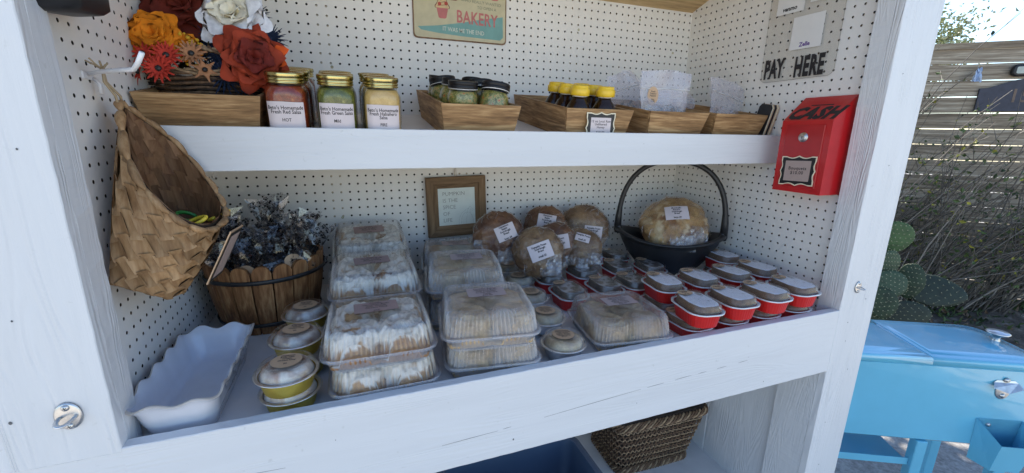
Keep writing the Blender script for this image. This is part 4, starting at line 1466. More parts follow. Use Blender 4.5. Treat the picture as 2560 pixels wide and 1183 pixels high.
# ---------------------------------------------------------------- wicker basket with silk flowers, standing in the left tray
bx, by = 4.1, -11.0
wbk = thing('wicker_basket', 'dark braided wicker basket holding the silk flowers in the left tray', 'basket', (bx, by, zsh(by) + .4))
def tangle(mb, n, path_fn, r, seed, mi=0, jig=.12, strands=3):
    rr_ = random.Random(seed)
    for s_ in range(strands):
        pts = []
        for k in range(n + 1):
            t = k / n
            p = Vector(path_fn(t))
            a = t * n * 1.1 + s_ * 2 * math.pi / strands
            pts.append(p + Vector((math.cos(a) * jig, math.cos(a * .7 + s_) * jig * .5, math.sin(a) * jig)))
        mb.tube(pts, r, 5, (mi if s_ % 2 == 0 else mi + 1))
b = MB()
for lv in range(9):
    z = .3 + lv * .36
    rad = 2.5 + .16 * lv
    tangle(b, 40, lambda t, z=z, rad=rad: ((rad * 1.35) * math.cos(2 * math.pi * t), rad * math.sin(2 * math.pi * t), z), .13, lv, 0, .09, 2)
b.build('basket_body', ['wicker', 'wicker_dark'], wbk)
b = MB()
tangle(b, 60, lambda t: (5.15 * math.cos(2 * math.pi * t), 3.9 * math.sin(2 * math.pi * t), 3.65), .13, 3, 0, .17, 3)
b.build('braided_rim', ['wicker_light', 'wicker'], wbk)
b = MB()
tangle(b, 40, lambda t: (-3.6 + 7.4 * t, -3.7 + .3 * math.sin(3 * t), 3.5 + 2.3 * math.sin(math.pi * t) ** .8 * (1.0 - .25 * t)), .12, 5, 0, .15, 3)
b.build('handle', ['wicker_light', 'wicker'], wbk)

fl = thing('silk_flowers', 'autumn silk flowers in rust, orange, white and navy filling the wicker basket', 'flowers', (bx, by, zsh(by) + 3))
fi = Vector((bx, by, zsh(by) + 3))
def petal_surface(c, axis, ang, rad, wdt, cup, open_, seed, ruff=.08, m=7):
    """one cupped petal growing from c around an axis"""
    axis = axis.normalized()
    s0 = axis.orthogonal().normalized()
    d = Matrix.Rotation(ang, 3, axis) @ s0
    tq = axis.cross(d)
    pts, fs = [], []
    for i in range(m + 1):
        t = i / m
        for j in range(m + 1):
            u = j / m - .5
            wv = wdt * (.25 + .75 * math.sin(math.pi * .5 * min(1, t * 1.35))) * math.sqrt(max(.25, 1 - (max(0, t - .55) / .46) ** 4))
            t_ = t
            t = t_ * (1 - .30 * abs(2 * u) ** 2.6)
            out = rad * (t * math.sin(open_) + .10 * t * t)
            up = rad * (t * math.cos(open_)) - cup * rad * (t ** 3) * .5
            bend = -cup * (u * 2) ** 2 * rad * .35
            nz = ruff * rad * (fnoise(seed * 3.1 + t * 3, u * 4, seed) + .5 * fnoise(seed + t * 7, u * 9, 2)) * t
            edge = .10 * rad * max(0, t - .75) * 4
            p = c + d * (out + bend + nz + edge) + axis * (up + nz + (.12 * rad * abs(u) * t)) + tq * (u * wv)
            t = t_
            pts.append(tuple(p))
    for i in range(m):
        for j in range(m):
            a = i * (m + 1) + j
            fs.append((a, a + 1, a + m + 2, a + m + 1))
    return pts, fs
def rose(name, c, axis, rad, mt, seed, rings=((3, .25, .5), (5, .55, .75), (6, .95, .95), (8, 1.35, 1.05)), cup=.55, ruff=.1, inner=None):
    b = MB()
    rr_ = random.Random(seed)
    for q, (n, op, sc_) in enumerate(rings):
        for k in range(n):
            a = 2 * math.pi * k / n + q * .7 + rr_.uniform(-.15, .15)
            pts, fs = petal_surface(Vector(c), Vector(axis), a, rad * sc_, rad * sc_ * 1.7, cup, op + rr_.uniform(-.1, .1), seed + k + q * 9, ruff)
            b.add(pts, fs, 1 if (inner and q < 2) else 0)
    return b.build(name, [mt, inner] if inner else mt, fl)
def daisy(name, c, axis, rad, mt, seed, n=13, wd=.42, ctr='black', op=1.35, double=1):
    b = MB()
    for q in range(double):
        for k in range(n):
            a = 2 * math.pi * (k + .5 * q) / n
            pts, fs = petal_surface(Vector(c) + Vector(axis).normalized() * .05 * q, Vector(axis), a, rad * (1 - .18 * q), rad * wd, .12, op - .25 * q, seed + k, .05, 4)
            b.add(pts, fs, 0)
    o = b.build(name, mt, fl)
    b = MB()
    ax = Vector(axis).normalized()
    b.T = Matrix.Translation(Vector(c) + ax * .08) @ ax.to_track_quat('Z', 'Y').to_matrix().to_4x4()
    b.lathe([(.22 * rad, 0), (.24 * rad, .08), (.15 * rad, .18), (.01, .2)], 12)
    b.build('flower_centre', ctr, o)
    return o
def W(x, y, z):
    return (x - fi.x, y - fi.y, z - fi.z)
rose('rose_bloom', W(7.75, -15.2, 11.0), (.35, -1, .1), 2.1, 'rust_silk', 3, inner='rust_dark', rings=((4, .3, .55), (5, .7, .8), (6, 1.1, .98), (8, 1.5, 1.12)))
rose('rose_bloom', W(6.4, -13.2, 14.3), (-.15, -1, .42), 2.25, 'white_silk', 12, cup=.4, ruff=.07, inner='ivory_silk', rings=((5, .25, .62), (5, .6, .85), (6, 1.0, 1.05), (6, 1.4, 1.15)))
rose('rose_bloom', W(1.2, -14.6, 12.3), (-.05, -1, .25), 1.5, 'orange_silk', 20, rings=((4, .4, .6), (5, .8, .85), (6, 1.25, 1.1), (5, 1.6, 1.25)))
rose('rose_bloom', W(2.6, -11.6, 15.0), (0, -1, .35), 2.6, 'maroon_silk', 31, rings=((4, .35, .6), (6, .8, .9), (7, 1.25, 1.1), (7, 1.55, 1.2)))
rose('rose_bloom', W(2.9, -14.3, 11.6), (.5, -1, .1), 1.2, 'orange_silk', 41, rings=((4, .4, .6), (5, 1.0, .95)))
daisy('daisy_bloom', W(1.75, -16.3, 9.7), (-.1, -1, .1), .95, 'red_silk', 50, double=2)
daisy('daisy_bloom', W(2.2, -15.9, 10.7), (.15, -1, .2), .9, 'red_silk', 60, double=2)
daisy('daisy_bloom', W(.6, -15.2, 10.8), (-.5, -1, .25), .85, 'red_silk', 70)
daisy('daisy_bloom', W(.3, -15.6, 9.5), (-.9, -.6, .1), .9, 'red_silk', 75, n=7)
daisy('daisy_bloom', W(3.6, -15.2, 11.0), (.1, -1, .35), .95, 'tan_silk', 80, n=10, wd=.42, double=2)
daisy('daisy_bloom', W(4.3, -15.2, 9.9), (.4, -1, .0), .8, 'tan_silk', 88, n=6, wd=.5)
for k, (x, y, z, s_) in enumerate(((5.1, -13.3, 11.3, 1.5), (5.4, -14.3, 9.6, 1.5), (4.5, -12.4, 12.6, 1.4), (6.2, -13.6, 9.0, 1.3), (8.6, -12.2, 13.0, 1.3), (7.6, -11.6, 14.9, 1.2))):
    daisy('dahlia_bloom', W(x, y, z), (.15 * (k - 2), -1, .2), s_, 'navy_silk', 100 + k * 5, n=18, wd=.15, ctr='navy_silk', double=3, op=1.45)
b = MB()
r3 = random.Random(4)
def leaf(mb, c, d, up, L, wd, mi=0, n=6):
    d, up = Vector(d).normalized(), Vector(up).normalized()
    s_ = d.cross(up).normalized()
    pts, fs = [], []
    for i in range(n + 1):
        t = i / n
        w_ = wd * math.sin(math.pi * min(1, t * .93 + .05)) * (1 + .25 * (i % 2))
        p = Vector(c) + d * (L * t) - up * (.25 * L * t * t)
        pts += [tuple(p - s_ * w_ + up * .1 * w_), tuple(p), tuple(p + s_ * w_ + up * .1 * w_)]
    for i in range(n):
        a = i * 3
        fs += [(a, a + 1, a + 4, a + 3), (a + 1, a + 2, a + 5, a + 4)]
    mb.add(pts, fs, mi)
for (x, y, z, dx, dz, L) in ((8.9, -14.6, 11.4, 1, .45, 1.6), (8.8, -14.4, 11.0, 1, -.1, 1.3)):
    leaf(b, W(x, y, z), (dx, -.3, dz), (0, -1, .3), L, .45)
b.build('orange_leaves', 'orange_leaf', fl)
b = MB()
for k in range(70):
    x, y, z = r3.uniform(.6, 8.0), r3.uniform(-13.5, -8), r3.uniform(9, 15.5)
    leaf(b, W(x, y, z), (r3.uniform(-1, 1), r3.uniform(-1, .2), r3.uniform(-.5, 1)), (0, -.4, 1), r3.uniform(1.0, 2.0), .3)
b.build('dark_foliage', 'dark_leaf', fl)
b = MB()
for k in range(26):
    g = r3.choice([(3.4, -15.3, 10.3), (3.6, -14.5, 12.1), (4.3, -14.2, 12.0), (4.5, -13.0, 13.6), (2.9, -14.8, 12.2)])
    c = W(g[0] + r3.gauss(0, .28), g[1] + r3.gauss(0, .2), g[2] + r3.gauss(0, .25))
    rdd = r3.uniform(.08, .16)
    b.lathe([(.01, -rdd), (rdd, -rdd * .3), (rdd, rdd * .4), (.01, rdd)], 7, c=c)
b.build('yellow_berries', 'mustard_silk', fl)
b = MB()
for k in range(26):
    a = r3.uniform(0, 6.28)
    e = Vector((r3.uniform(.8, 8.2), r3.uniform(-15, -8), r3.uniform(10, 14)))
    s_ = Vector((bx + 1.2 * math.cos(a), by + math.sin(a), zsh(by) + 2))
    b.tube([s_ - fi, (s_ + e) / 2 - fi + Vector((0, 0, .6)), e - fi], .05, 5)
b.build('flower_stems', 'dark_leaf', fl)

# black camera-like lamp housing on the left wall above
b = MB()
lo = []
for z, wd, dp, r_ in ((0, 1.5, 3.6, .5), (.2, 2.1, 4.3, .7), (1.0, 2.4, 4.6, .8), (4.6, 2.4, 4.6, .8), (4.8, 2.1, 4.3, .7)):
    lo.append([(x, y, zz) for x, y, zz in rr(wd, dp, r_, z, 6)])
b.loft(lo, 0, True, True, True)
o = b.build('wall_lamp', 'black', None, (1.25, -25.0, 11.35), (R(8), R(-8), 0))
tag(o, 'black plastic solar lamp on the left wall at the top left corner', 'lamp')
# ---------------------------------------------------------------- bakery goods on the counter shelf
def fluted(wd, dp, r, z, amp, nfl, ph=0.0, N=320):
    """rounded rectangle resampled evenly, its outline rippled by nfl flutes"""
    base = rr(wd, dp, r, z, 10, per=12)
    L = [0]
    for i in range(len(base)):
        a, b_ = base[i], base[(i + 1) % len(base)]
        L.append(L[-1] + math.hypot(b_[0] - a[0], b_[1] - a[1]))
    tot = L[-1]
    out = []
    j = 0
    for k in range(N):
        t = tot * k / N
        while L[j + 1] < t:
            j += 1
        a, b_ = base[j], base[(j + 1) % len(base)]
        q = (t - L[j]) / max(1e-9, L[j + 1] - L[j])
        x, y = a[0] + (b_[0] - a[0]) * q, a[1] + (b_[1] - a[1]) * q
        nx, ny = (b_[1] - a[1]), -(b_[0] - a[0])
        m = math.hypot(nx, ny) or 1
        w_ = amp * math.cos(2 * math.pi * nfl * k / N + ph)
        out.append((x + nx / m * w_, y + ny / m * w_, z))
    return out
def cap_fan(mb, loop, mi=0, dz=0):
    n = len(loop)
    c = (sum(p[0] for p in loop) / n, sum(p[1] for p in loop) / n, loop[0][2] + dz)
    mb.add(list(loop) + [c], [(i, (i + 1) % n, n) for i in range(n)], mi)

def clam_parts(w_=8.0, dome=1.95, film='plastic'):
    """clear hinged cake box: returns base and lid meshes (z = 0 at the base, rim at 1.2)"""
    b = MB()
    N, F = 480, 84
    lp = [rr_n(w_ - 1.5, .8, .06, N), fluted(w_ - 1.2, w_ - 1.2, .9, .0, 0, F, N=N), fluted(w_ - 1.1, w_ - 1.1, .95, .2, .03, F, N=N), fluted(w_ - .75, w_ - .75, 1.0, 1.0, .05, F, N=N),
          fluted(w_ - .6, w_ - .6, 1.05, 1.15, .0, F, N=N), fluted(w_ - .1, w_ - .1, 1.1, 1.2, .0, F, N=N), fluted(w_, w_, 1.1, 1.1, 0, F, N=N)]
    cap_fan(b, lp[0])
    b.loft(lp[1:], 0)
    base = b
    l = MB()
    r0 = 1.2
    ll = [fluted(w_ + .02, w_ + .02, 1.12, r0 - .02, 0, F, N=N), fluted(w_ + .04, w_ + .04, 1.12, r0 + .1, 0, F, N=N), fluted(w_ - .35, w_ - .35, 1.05, r0 + .16, 0, F, N=N), fluted(w_ - .5, w_ - .5, 1.0, r0 + .08, 0, F, N=N),
          fluted(w_ - .62, w_ - .62, 1.0, r0 + .2, .08, F, N=N), fluted(w_ - 1.15, w_ - 1.15, .95, r0 + dome - .35, .12, F, N=N), fluted(w_ - 1.35, w_ - 1.35, .95, r0 + dome - .12, .11, F, N=N),
          fluted(w_ - 1.75, w_ - 1.75, .9, r0 + dome, .06, F, N=N), fluted(w_ - 2.1, w_ - 2.1, .8, r0 + dome + .01, .0, F, N=N), fluted(w_ - 2.5, w_ - 2.5, .75, r0 + dome - .09, 0, F, N=N), fluted(w_ - 2.7, w_ - 2.7, .7, r0 + dome - .09, 0, F, N=N)]
    l.loft(ll, 0)
    cap_fan(l, ll[-1])
    for k in range(F):
        i = int(round(k * N / F)) % N
        l.tube([ll[q][i] for q in (4, 5, 6, 7, 8)], [.006, .012, .015, .013, .006], 4, 1, caps=False)
    l.tube([ll[1][i % N] for i in range(0, N + 4, 4)], .035, 5, 1, caps=False)
    l.tube([ll[9][i % N] for i in range(0, N + 4, 4)], .018, 4, 1, caps=False)
    return base, l
def rr_n(w_, r, z, N):
    return fluted(w_, w_, r, z, 0, 1, N=N)
def roll_mass(kind, seed, w_=6.55, h=2.05, nb=2):
    """a batch of nb x nb buns baked together under icing, as one height field with sides"""
    rr_ = random.Random(seed)
    G = 104
    cs = []
    for i in range(nb):
        for j in range(nb):
            cs.append(((i + .5) / nb * w_ - w_ / 2 + rr_.uniform(-.12, .12), (j + .5) / nb * w_ - w_ / 2 + rr_.uniform(-.12, .12), rr_.uniform(.9, 1.06), rr_.uniform(0, 6.28)))
    R0 = w_ / nb * .585
    hole = cs[0]
    def prof(x, y):
        hb, bi, ang = 0, None, 0
        for c in cs:
            d = math.hypot(x - c[0], y - c[1]) / R0
            q = c[2] * math.sqrt(max(0, 1 - (min(1, d) ** 8)))
            if q > hb:
                hb, bi = q, (c, d)
        return hb, bi
    def icing_amt(x, y):
        if kind == 'cream':
            return turb(x, y, seed, .55, 4) * 1.1 + .38 + .35 * turb(x, y, seed + 5, 1.7, 4)
        return turb(x, y, seed, .5, 3)
    def f(u, v):
        x, y = (u - .5) * w_, (v - .5) * w_
        hb, bi = prof(x, y)
        z = h * (.50 + .45 * hb)
        if bi:
            c, d = bi
            th = math.atan2(y - c[1], x - c[0])
            spiral = math.sin(2 * math.pi * (d * 2.1 - th / (2 * math.pi)) + c[3])
            am = .15 if kind == 'cream' else .10
            z += am * spiral * min(1, d * 2) * (1 - d ** 4)
        if kind == 'cream':
            a = icing_amt(x, y)
            sw = math.sin(2.2 * x + 3 * turb(x, y, seed + 2, .6, 3)) * math.sin(1.8 * y + 4 * turb(x, y, seed + 7, .5, 3))
            ridg = 1 - abs(2 * turb(x, y, seed + 11, .8, 3))
            z += max(0, a) * .16 + .09 * sw + .10 * max(0, ridg - .55) * 2 + .07 * turb(x, y, seed, 2.6, 3)
        else:
            z += .10 * turb(x, y, seed, .9, 4)
        e = max(abs(x), abs(y)) / (w_ / 2)
        if e > .93:
            z = min(z, h * (.2 + .7 * hb))
        return (x, y, max(.15, z))
    PALC = {'cream': ((.66, .635, .585), (.16, .065, .022), (.42, .235, .09)),
            'pumpkin': ((.58, .43, .25), (.38, .25, .13), (.60, .44, .24)),
            'apple': ((.46, .35, .20), (.26, .17, .085), (.56, .38, .18))}[kind]
    def cf(u, v):
        x, y = (u - .5) * w_, (v - .5) * w_
        hb, bi = prof(x, y)
        p = f(u, v)
        if kind == 'cream':
            a = icing_amt(x, y)
            k = max(0, min(1, (a + .36 + .3 * turb(x, y, seed + 30, 2.6, 3)) * 3.2))
            drip = turb(x * 1.0, y * 1.0, seed + 3, .9, 3)
            k *= 1 if p[2] > h * (.62 - .35 * max(0, drip + .1)) else .0
            side = .5 + .5 * turb(x, y, 1, .6, 2)
            dough = tuple(PALC[1][i] * (1 - side) + PALC[2][i] * side for i in range(3))
            th = 1 - .40 * max(0, min(1, (1 - 4.5 * abs(turb(x, y, seed + 40, .9, 4))))) 
            return tuple(dough[i] * (1 - k) + PALC[0][i] * th * k for i in range(3))
        k = max(0, min(1, .5 + 1.1 * turb(x, y, seed, .8, 4)))
        return tuple(PALC[1][i] * (1 - k) + PALC[0][i] * k for i in range(3))
    b = MB()
    b.grid(f, G, G, 0, cf)
    # skirts down the four sides, bulging between buns
    for sd_ in range(4):
        def g(t, q, sd_=sd_):
            e = (t, 0) if sd_ == 0 else (t, 1) if sd_ == 1 else (0, t) if sd_ == 2 else (1, t)
            p = f(*e)
            dx, dy = (0, -1) if sd_ == 0 else (0, 1) if sd_ == 1 else (-1, 0) if sd_ == 2 else (1, 0)
            bul = .30 * math.sin(math.pi * q) * abs(math.sin(math.pi * nb * t)) ** .5 - .25 * (1 - abs(math.sin(math.pi * nb * t)) ** .4) * 1
            # swap for sides: e order fixed below
            return (p[0] + dx * bul, p[1] + dy * bul, p[2] * (1 - q) + .12 * q)
        def gc(t, q, sd_=sd_):
            e = (t, 0) if sd_ == 0 else (t, 1) if sd_ == 1 else (0, t) if sd_ == 2 else (1, t)
            x, y = (e[0] - .5) * w_, (e[1] - .5) * w_
            n_ = .5 + .5 * turb(x * 2, y * 2, q * 4 + seed, .7, 3)
            if kind == 'cream':
                drip = .14 + .50 * turb(x, y, seed + 9, .8, 3)
                if q < drip:
                    return PALC[0]
                return tuple(PALC[1][i] * (1 - n_) + PALC[2][i] * n_ for i in range(3))
            return tuple(PALC[1][i] * (1 - n_) + PALC[2][i] * n_ for i in range(3))
        b.grid(g, 60, 8, 0, gc)
    return b
def label_on(mb, lines, cx, cy, z, wd, hh, size, rot=0, lm=1, im=2, step=None, sx=.95):
    c_, s_ = math.cos(rot), math.sin(rot)
    f = lambda x, y, d=0: (cx + x * c_ - y * s_, cy + x * s_ + y * c_, z + d)
    mb.add([f(x, y, .012) for x, y in ((-wd / 2, -hh / 2), (wd / 2, -hh / 2), (wd / 2, hh / 2), (-wd / 2, hh / 2))], [(0, 1, 2, 3)], lm, smooth=False)
    st = step or size * .95
    n = len(lines)
    for k, t_ in enumerate(lines):
        if t_:
            y0 = (n - 1) / 2 * st - k * st
            mb.text(t_, size, lambda x, y, y0=y0: f(x, y + y0, .02), im, sx=sx, off=.035, space=1.12, res=1)
TXT = {'cream': ['Classic', 'Cinnamon Rolls', 'with Cream', 'Cheese Icing', '', '$15'],
       'pumpkin': ['Pumpkin Butter', 'Cinnamon Rolls', 'with Pumpkin', 'Cream Cheese', 'Icing', '$15.00'],
       'apple': ['Apple Butter', 'Cinnamon Rolls', 'with Apple', 'Butter Cream', 'Cheese Icing', '$15.00']}
def clam(kind, seed, label, loc, rot, w_=8.0, dome=1.95, group=None, top=1.0, lab=(-.1, .55), h=None):
    o = thing('bakery_box', label, 'bakery box', loc, rot, group)
    film = 'plastic' if kind == 'cream' else 'fog'
    b, l = clam_parts(w_, dome)
    b.build('base_tray', 'traybase', o)
    l.build('lid', [film if kind != 'apple' else 'fog2', 'ribfilm'], o)
    m = roll_mass(kind, seed, w_ - 1.35, h or (dome + .6))
    m.T = Matrix()
    m.v = [(x, y, z + .08) for x, y, z in m.v]
    m.build('rolls', 'icing' if kind == 'cream' else 'pale_rolls', o)
    t = MB()
    label_on(t, TXT[kind], lab[0], lab[1], 1.2 + dome - .07, 3.3, 1.95, .30, rot=R(3), lm=0, im=1, step=.30)
    t.build('label', ['kraft2' if kind == 'cream' else 'paper2', 'ink'], o)
    return o
gA, gB = 'boxes of iced cinnamon rolls', 'fogged boxes of pumpkin cinnamon rolls'
z0 = FL + .02
cA = clam('cream', 3, 'clear box of white-iced cinnamon rolls on top of the front stack', (15.65, -24.1, z0 + 2.68), (0, 0, R(-1)), 8.15, group=gA)
c1 = clam('cream', 9, 'lower box of iced rolls squeezed against the counter rail under the front stack', (15.85, -24.15, z0), (0, 0, R(.5)), 8.0, group=gA, h=2.6)
c2 = clam('cream', 14, 'clear box of iced cinnamon rolls on the middle stack of the left column', (15.8, -14.9, z0 + 3.85), (R(3), 0, R(.5)), 8.3, group=gA)
dup(c1, (15.8, -15.0, z0), (0, 0, R(1)), 'lower box of iced rolls hidden under the middle stack of the left column', group=gA)
c3 = clam('cream', 21, 'rearmost clear box of iced rolls tilted against the pegboard', (15.9, -5.3, z0 + 4.9), (R(11), 0, R(1)), 8.3, group=gA)
dup(c1, (15.9, -5.4, z0), (0, 0, R(-1)), 'lowest box of iced rolls at the back beside the wooden tub', group=gA)
dup(c1, (15.9, -5.6, z0 + 2.3), (R(3), 0, R(1)), 'box of iced rolls in the middle of the rear stack beside the tub', group=gA)
pA = clam('pumpkin', 5, 'fogged box of pale pumpkin rolls on top of the front stack', (24.45, -24.3, z0 + 2.72), (0, 0, R(-9)), 8.0, group=gB, lab=(.1, 1.0))
pB = clam('pumpkin', 15, 'lower fogged box of pumpkin rolls pressed behind the counter rail', (24.7, -23.9, z0), (0, 0, R(-8)), 8.0, group=gB)
pC = clam('pumpkin', 25, 'fogged box of pumpkin rolls second from the front in its column', (24.7, -15.4, z0 + 3.4), (R(2), 0, R(-9)), 8.0, group=gB, lab=(.3, 1.0))
dup(pB, (24.8, -15.2, z0), (0, 0, R(-9)), 'fogged box of pumpkin rolls beneath the second one of its column', group=gB)
dup(pC, (25.6, -6.6, z0 + 2.6), (0, 0, R(-8)), 'rearmost fogged box of pumpkin rolls under the framed picture', group=gB)
dup(pB, (25.6, -6.8, z0), (0, 0, R(-8)), 'lowest fogged box of pumpkin rolls at the back under the picture', group=gB)
clam('apple', 44, 'single box of brown apple butter rolls between round cups and red pans', (38.0, -24.0, z0), (0, 0, R(-7)), 8.1, dome=2.0, lab=(.5, .9), h=2.45)

# round cups with domed lids
def cup(kind):
    o = thing('roll_cup', 'x', 'cup')
    b = MB()
    prof = [(1.45, 0), (1.5, .04), (1.78, 1.15), (1.8, 1.2)]
    b.lathe(prof, 96, 0, cap0=True, rib=.02, ribn=(1, 2))
    b.lathe([(1.8, 1.2), (2.02, 1.24), (2.04, 1.2)], 48, 1)
    b.build('foil_cup', ['goldfoil' if kind == 'cream' else 'foil', 'foil'], o)
    l = MB()
    l.lathe([(2.06, 1.16), (2.1, 1.2), (2.1, 1.3), (1.95, 1.33), (1.9, 1.28), (1.86, 1.4), (1.8, 1.62), (1.7, 1.85), (1.55, 1.95), (1.35, 1.98), (1.28, 1.93), (.01, 1.93)], 64, rib=.012, ribn=(5, 6, 7))
    l.build('lid', 'plastic' if kind == 'cream' else 'fog', o)
    sd_ = 5 if kind == 'cream' else 8
    c = MB()
    C1, C2 = ((.60, .58, .53), (.24, .10, .04)) if kind == 'cream' else ((.50, .40, .24), (.36, .26, .14))
    def f(u, v):
        a, r_ = 2 * math.pi * u, 1.72 * v
        x, y = r_ * math.cos(a), r_ * math.sin(a)
        return (x, y, 1.12 + .66 * (1 - max(0, (v - .72) / .28) ** 2.2) + .14 * turb(x, y, sd_, 1.1, 4))
    def cf(u, v):
        p = f(u, v)
        k = max(0, min(1, .75 + 1.6 * turb(p[0], p[1], sd_, 1.0, 4)))
        return tuple(C2[i] * (1 - k) + C1[i] * k for i in range(3))
    c.grid(f, 40, 16, 0, cf)
    c.build('iced_roll', 'icing' if kind == 'cream' else 'pale_rolls', o)
    t = MB()
    P = [(.98 * math.cos(2 * math.pi * k / 32) , .98 * math.sin(2 * math.pi * k / 32) + .12, 1.95) for k in range(32)]
    t.add(P, [tuple(range(32))], 0, smooth=False)
    lines = ['Cinnamon', 'Rolls with', 'Cream', 'Cheese Icing', '', '$2'] if kind == 'cream' else ['Apple Butter', 'Cinnamon Rolls', 'with Apple', 'Butter Cream', 'Cheese Icing', '$3.00']
    for k, s_ in enumerate(lines):
        if s_:
            t.text(s_, .235, lambda x, y, q=.66 - k * .215: (x, y + q + .1, 1.958), 1, sx=.95, off=.035, res=1)
    t.build('sticker', ['kraft', 'ink'], o)
    return o
gc1, gc2 = cup('cream'), cup('apple')
G1 = 'gold cups of iced cinnamon roll'
seq = [(9.4, -26.7, z0 + 1.92, 'gold foil cup of iced roll on top of the front stack near the rail'), (9.35, -25.9, z0, 'gold foil cup under the front stack, pressed to the rail'),
       (9.45, -21.5, z0 + 1.92, 'upper gold foil cup of the middle stack beside the cinnamon roll box'), (9.6, -21.3, z0, 'lower gold foil cup of the middle stack'),
       (9.7, -16.6, z0 + 1.92, 'upper gold foil cup nearest the wooden tub'), (9.8, -16.5, z0, 'lower gold foil cup nearest the wooden tub')]
for k, (x, y, z, lb) in enumerate(seq):
    if k == 0:
        gc1.location, gc1.rotation_euler, gc1['label'], gc1['group'] = (x, y, z), (0, 0, R(-4)), lb, G1
    else:
        dup(gc1, (x, y, z), (R(rnd.uniform(-1, 1)), 0, R(rnd.uniform(-10, 6))), lb, group=G1)
seq = [(31.1, -25.9, 'round cup of beige iced roll nearest the rail, left of the apple box'), (31.5, -21.2, 'round cup of beige iced roll second from the rail'),
       (32.1, -15.9, 'round cup of beige iced roll third from the rail, beside the front red pans'), (32.8, -10.4, 'round cup of beige iced roll fourth from the rail'), (33.2, -5.3, 'rearmost round cup, under the brown loaves')]
for k, (x, y, lb) in enumerate(seq):
    if k == 0:
        gc2.location, gc2.rotation_euler, gc2['label'], gc2['group'] = (x, y, z0), (0, 0, R(-14)), lb, 'round cups of apple roll'
    else:
        dup(gc2, (x, y, z0 + .3), (0, 0, R(-8 - 5 * k)), lb, group='round cups of apple roll')

# red foil loaf pans with clear domed lids
def pan(white):
    o = thing('loaf_pan', 'x', 'loaf pan')
    W_, D_ = 3.75, 5.1
    b = MB()
    N = 192
    F = lambda a, d, r_, z, amp=0: fl2(W_ + a, D_ + a, r_, z, amp, 48, N)
    def fl2(w1, d1, r_, z, amp, nf, N):
        return fluted(w1, d1, r_, z, amp, nf, N=N)
    lp = [F(-1.0, 0, 1.1, 0), F(-.95, 0, 1.15, .05, .015), F(-.5, 0, 1.25, 1.35, .022), F(-.42, 0, 1.28, 1.45)]
    b.loft(lp, 0, cap0=True)
    b.loft([F(-.42, 0, 1.28, 1.45), F(-.12, 0, 1.35, 1.5), F(0, 0, 1.4, 1.47), F(.0, 0, 1.4, 1.38), F(-.1, 0, 1.4, 1.36)], 1)
    b.build('foil_pan', ['redfoil', 'white_rim'], o)
    l = MB()
    l.loft([F(.02, 0, 1.42, 1.46), F(.06, 0, 1.42, 1.52), F(-.2, 0, 1.35, 1.56), F(-.36, 0, 1.3, 1.52), F(-.46, 0, 1.3, 1.7), F(-.62, 0, 1.28, 2.15), F(-.74, 0, 1.25, 2.27), F(-.95, 0, 1.2, 2.32), F(-1.1, 0, 1.15, 2.27)], 0)
    cap_fan(l, F(-1.1, 0, 1.15, 2.27))
    l.build('lid', 'frost' if white else 'plastic', o)
    c = MB()
    sd_ = 3 if white else 17
    def f(u, v):
        a = 2 * math.pi * u
        ex = .62
        x = (W_ - .78) / 2 * v * math.copysign(abs(math.cos(a)) ** ex, math.cos(a))
        y = (D_ - .78) / 2 * v * math.copysign(abs(math.sin(a)) ** ex, math.sin(a))
        return (x, y, 1.4 + .74 * (1 - max(0, (v - .93) / .07) ** 2) + .05 * turb(x, y, sd_, 1.5, 4))
    def cf(u, v):
        p = f(u, v)
        if white:
            k = max(0, min(1, 1.15 + 1.9 * turb(p[0], p[1], sd_, .9, 4))) * (1 if v < .93 else 0)
            A_, B2 = (.17, .095, .05), (.88, .89, .92)
        else:
            k = max(0, min(1, .45 + 2.2 * turb(p[0], p[1], sd_, .8, 4))) * (1 if v < .93 else 0)
            A_, B2 = (.13, .10, .075), (.42, .42, .42)
        return tuple(A_[i] * (1 - k) + B2[i] * k for i in range(3))
    c.grid(f, 48, 18, 0, cf)
    c.build('glazed_loaf', 'cakes', o)
    t = MB()
    P = [(-.55 + .78 * math.cos(2 * math.pi * k / 28), 1.35 + .62 * math.sin(2 * math.pi * k / 28), 2.30) for k in range(28)]
    t.add(P, [tuple(range(28))], 0, smooth=False)
    for k, s_ in enumerate(['Pumpkin', 'Bread', '', '$6.00'] if white else ['Chocolate', 'Brownies', '', '$6.00']):
        if s_:
            t.text(s_, .25, lambda x, y, q=.25 - k * .2: (-.55 + x, 1.35 + y + q, 2.306), 1, sx=.95, off=.04, res=1)
    t.build('sticker', ['kraft', 'ink'], o)
    return o
pw, pd = pan(True), pan(False)
G2, G3 = 'red pans of white-topped loaf stacked two high', 'red pans of dark-topped loaf'
zt = z0 + 1.75
first = True
tops = [(45.1, -26.75, 'front row, red pan beside the apple roll box'), (49.7, -26.6, 'front row, second red pan from the apple roll box'), (54.2, -26.55, 'front row, third red pan from the apple roll box'), (58.9, -26.2, 'front row, red pan nearest the right post'),
        (45.9, -20.9, 'second row, red pan whose whole left flank shows'), (50.7, -21.0, 'second row, red pan behind the first gap of the front row'), (55.7, -20.8, 'second row, third red pan from the left'), (60.4, -20.4, 'second row, red pan touching the right pegboard'),
        (60.5, -15.0, 'rearmost white-topped red pan, just right of the black basket')]
